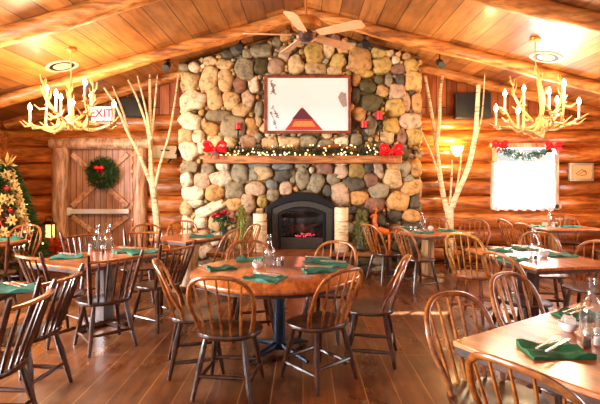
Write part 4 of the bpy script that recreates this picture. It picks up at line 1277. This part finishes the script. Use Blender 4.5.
# ------------------------------------------------------------------ wall things
ex = thing('exit_sign', 'white backlit exit sign with red letters behind the left chandelier', 'sign', P(101, 113.5, WY - .22))
sw, sh = 21 * 8.4 / F, 15 * 8.4 / F
MB().box((0, .04, 0), (sw, .06, sh)).build('housing', M['white'], ex, .008)
MB().box((0, .006, 0), (sw * .94, .008, sh * .9)).build('lit_face', M['exitface'], ex)
MB().box((0, .14, 0), (.1, .15, .1)).build('wall_bracket', M['white'], ex)
tc_ = bpy.data.curves.new('letters', 'FONT'); tc_.body = 'EXIT'; tc_.size = .21; tc_.align_x = 'CENTER'; tc_.align_y = 'CENTER'; tc_.extrude = .003; tc_.offset = .004
to = bpy.data.objects.new('letters', tc_); COL.objects.link(to)
dg = bpy.context.evaluated_depsgraph_get(); me = bpy.data.meshes.new_from_object(to.evaluated_get(dg)); bpy.data.objects.remove(to)
me.materials.clear(); me.materials.append(M['exitred'])
lt = bpy.data.objects.new('letters', me); COL.objects.link(lt); lt.parent = ex; lt.rotation_euler = (pi / 2, 0, 0); lt.location = (0, -.001, 0); lt['label'] = 'red letters reading EXIT'


def speaker(px, py, w_, h, lab, rz):
    p = P(px, py, WY - .3); s_ = thing('wall_speaker', lab, 'speaker', p, rz, group='black wall speakers')
    MB().box((0, .0, 0), (w_, .2, h)).build('cabinet', M['black'], s_, .012)
    MB().box((0, -.103, 0), (w_ * .92, .01, h * .9)).build('grille', M['iron'], s_, .003)
    MB().box((0, .17, 0), (.08, .16, .08)).build('bracket', M['iron'], s_)


speaker(130, 108, .5, .36, 'black speaker box on the gable left of the chimney', .25)
speaker(472, 106, .64, .48, 'larger black speaker box on the gable right of the chimney', -.1)
pl = thing('wall_panel', 'pale slanted panel on a black bracket between left birch and chimney', 'panel', P(165, 152, WY - .3), .3)
MB().box((0, 0, 0), (.42, .03, .26), m=Matrix.Rotation(-.35, 3, 'X')).build('panel_face', M['cream'], pl, .006)
MB().tube([(.25, .0, .1), (.2, -.01, -.02), (.05, -.03, -.2)], .02, 8).build('bracket_arm', M['iron'], pl)
MB().box((0, .1, -.02), (.16, .22, .12)).build('wall_mount', M['iron'], pl)
sc_ = thing('wall_sconce', 'glowing yellow wall sconce on the logs behind the right birch', 'wall lamp', P(457, 150, WY - .2))
MB().lathe([(.03, -.12), (.1, -.02), (.12, .08), (.11, .08), (.09, -.01), (.001, -.1)], seg=18).build('shade', M['lampglow'], sc_)
MB().box((0, .1, -.08), (.1, .04, .18)).build('wall_plate', M['brass'], sc_, .006)
MB().tube([(0, .1, -.1), (0, .03, -.14), (0, 0, -.11)], .012, 8).build('arm', M['brass'], sc_)
l = bpy.data.lights.new('sconce_light', 'POINT'); l.energy = 34; l.color = (1, .66, .28); l.shadow_soft_size = .08
lo = bpy.data.objects.new('sconce_light', l); COL.objects.link(lo); lo.location = P(457, 145, WY - .32)

sp_ = thing('framed_sketch', 'small framed brown sketch on the logs right of the window', 'picture', P(581, 172, WY - .17), .0)
sw, sh = 24 * 8.43 / F, 18 * 8.43 / F
for z in (-1, 1): MB().box((0, 0, z * (sh / 2 - .02)), (sw, .06, .04)).build('picture_frame', M['silver'], sp_, .004)
for x in (-1, 1): MB().box((x * (sw / 2 - .02), 0, 0), (.04, .06, sh - .08)).build('picture_frame', M['silver'], sp_, .004)
sk = MB().box((0, .005, 0), (sw - .06, .02, sh - .06)).build('sketch', M['sketch'], sp_)
lnz = MB()
for a in (((-.1, -.03), (.02, .05)), ((-.06, -.06), (.08, .03)), ((.02, .05), (.1, -.01)), ((-.1, -.03), (-.06, -.06)), ((.08, .03), (.1, -.05)), ((-.02, -.07), (.1, -.05))):
    lnz.tube([(a[0][0], -.007, a[0][1]), (a[1][0], -.007, a[1][1])], .005, 5)
lnz.build('drawing_lines', M['ink'], sk)

# curtain, window garland, bows
cu = MB(); nx, nz = 60, 14; x0, x1 = PX(490, WY - .2), PX(554, WY - .2); z1, z0 = PZ(162, WY - .2), PZ(206, WY - .2)
vs = []
for j in range(nz + 1):
    for i in range(nx + 1):
        u, v = i / nx, j / nz
        fl_ = .6 + .4 * v
        vs.append((x0 + (x1 - x0) * u - (u - .5) * .05 * (1 - v), WY - .21 + .022 * fl_ * sin(u * 62) + .01 * sin(u * 23 + v * 2), z1 + (z0 - z1) * v - (.03 * abs(sin(u * 30)) if j == nz else 0)))
cu.add(vs, [(j * (nx + 1) + i, j * (nx + 1) + i + 1, (j + 1) * (nx + 1) + i + 1, (j + 1) * (nx + 1) + i) for j in range(nz) for i in range(nx)])
cr0 = thing('window_curtain', 'sheer white ruffled curtain glowing in the back window', 'curtain')
cu.build('curtain_cloth', M['curtain'], cr0)
MB().tube([(x0 - .04, WY - .21, z1), (x1 + .04, WY - .21, z1)], .009, 8).build('curtain_rod', M['brass'], cr0)
hm = MB(); vs = []
for j in range(2):
    for i in range(121):
        u = i / 120; vs.append((x0 + (x1 - x0) * u, WY - .225 + .03 * sin(u * 90), z0 - .01 - j * .07 + (.012 * sin(u * 45) if j else 0)))
hm.add(vs, [(i, i + 1, 122 + i, 121 + i) for i in range(120)]); hm.build('ruffle_hem', M['curtain'], cr0)
wg = thing('window_garland', 'green leafy garland swagged across the top of the window', 'garland', P(526, 150, WY - .27))
gp = [((i / 20 - .5) * 1.06, 0, .07 - .19 * (1 - (2 * i / 20 - 1) ** 2)) for i in range(21)]
b = MB().tube(gp, .01, 5); fuzz(b, gp, .06, 520, .075, .026); b.build('foliage', plain('blue green leaves', (50, 84, 66), .5, 0, .4, 50), wg, smooth=False)
bow_ribbon('ribbon_bow', P(500, 146, WY - .3), .13, 'red ribbon bow at the top left corner of the window', 'red window bows')
bow_ribbon('ribbon_bow', P(553.5, 147.5, WY - .3), .14, 'red ribbon bow at the top right corner of the window', 'red window bows')

# ------------------------------------------------------------------ light
W = bpy.data.worlds.new('World'); S.world = W; W.use_nodes = True
bg = W.node_tree.nodes['Background']; bg.inputs[0].default_value = (1, .97, .93, 1); bg.inputs[1].default_value = .42


l = bpy.data.lights.new('sun', 'SUN'); l.energy = 34; l.color = (1, .86, .62); l.angle = .009
lo = bpy.data.objects.new('sun', l); COL.objects.link(lo); lo.rotation_euler = Vector((-2.82, -3.2, -1.98)).to_track_quat('-Z', 'Y').to_euler()


def area(name, loc, rot, sx, sy, en, col):
    l = bpy.data.lights.new(name, 'AREA'); l.shape = 'RECTANGLE'; l.size = sx; l.size_y = sy; l.energy = en; l.color = col
    o = bpy.data.objects.new(name, l); COL.objects.link(o); o.location = loc; o.rotation_euler = rot; return o


area('window_daylight', ((WX0 + WX1) / 2, WY + .45, cz), (-pi / 2, 0, 0), 1.5, 1.5, 380, (.92, .96, 1))
for y0, y1 in RW: area('side_daylight', (WR + .35, (y0 + y1) / 2, 1.6), (0, pi / 2, 0), 1.2, y1 - y0, 45, (.95, .97, 1))
for y0, y1 in LW: area('side_daylight', (WL - .35, (y0 + y1) / 2, 1.6), (0, -pi / 2, 0), 1.2, y1 - y0, 400, (.98, .98, 1))
l = bpy.data.lights.new('ember_light', 'POINT'); l.energy = 2.5; l.color = (1, .3, .2); l.shadow_soft_size = .1
lo = bpy.data.objects.new('ember_light', l); COL.objects.link(lo); lo.location = (PX(302, 7.8), 7.825, HZ + .36)

# ------------------------------------------------------------------ camera
cam = bpy.data.cameras.new('Camera'); co = bpy.data.objects.new('Camera', cam); COL.objects.link(co)
cam.sensor_width = 36; cam.lens = F / 600 * 36; cam.sensor_fit = 'HORIZONTAL'
cam.shift_x = -(VX - 300) / 600; cam.shift_y = -(202 - VY) / 600
co.location = (0, 0, EYE); co.rotation_euler = (pi / 2, 0, 0); S.camera = co
S.view_settings.view_transform = 'Standard'; S.view_settings.look = 'None'; S.view_settings.gamma = 1
S.view_settings.exposure = 1.0
S.cycles.max_bounces = 8; S.cycles.transparent_max_bounces = 16; S.cycles.caustics_reflective = False; S.cycles.caustics_refractive = False
S.cycles.sample_clamp_indirect = 6
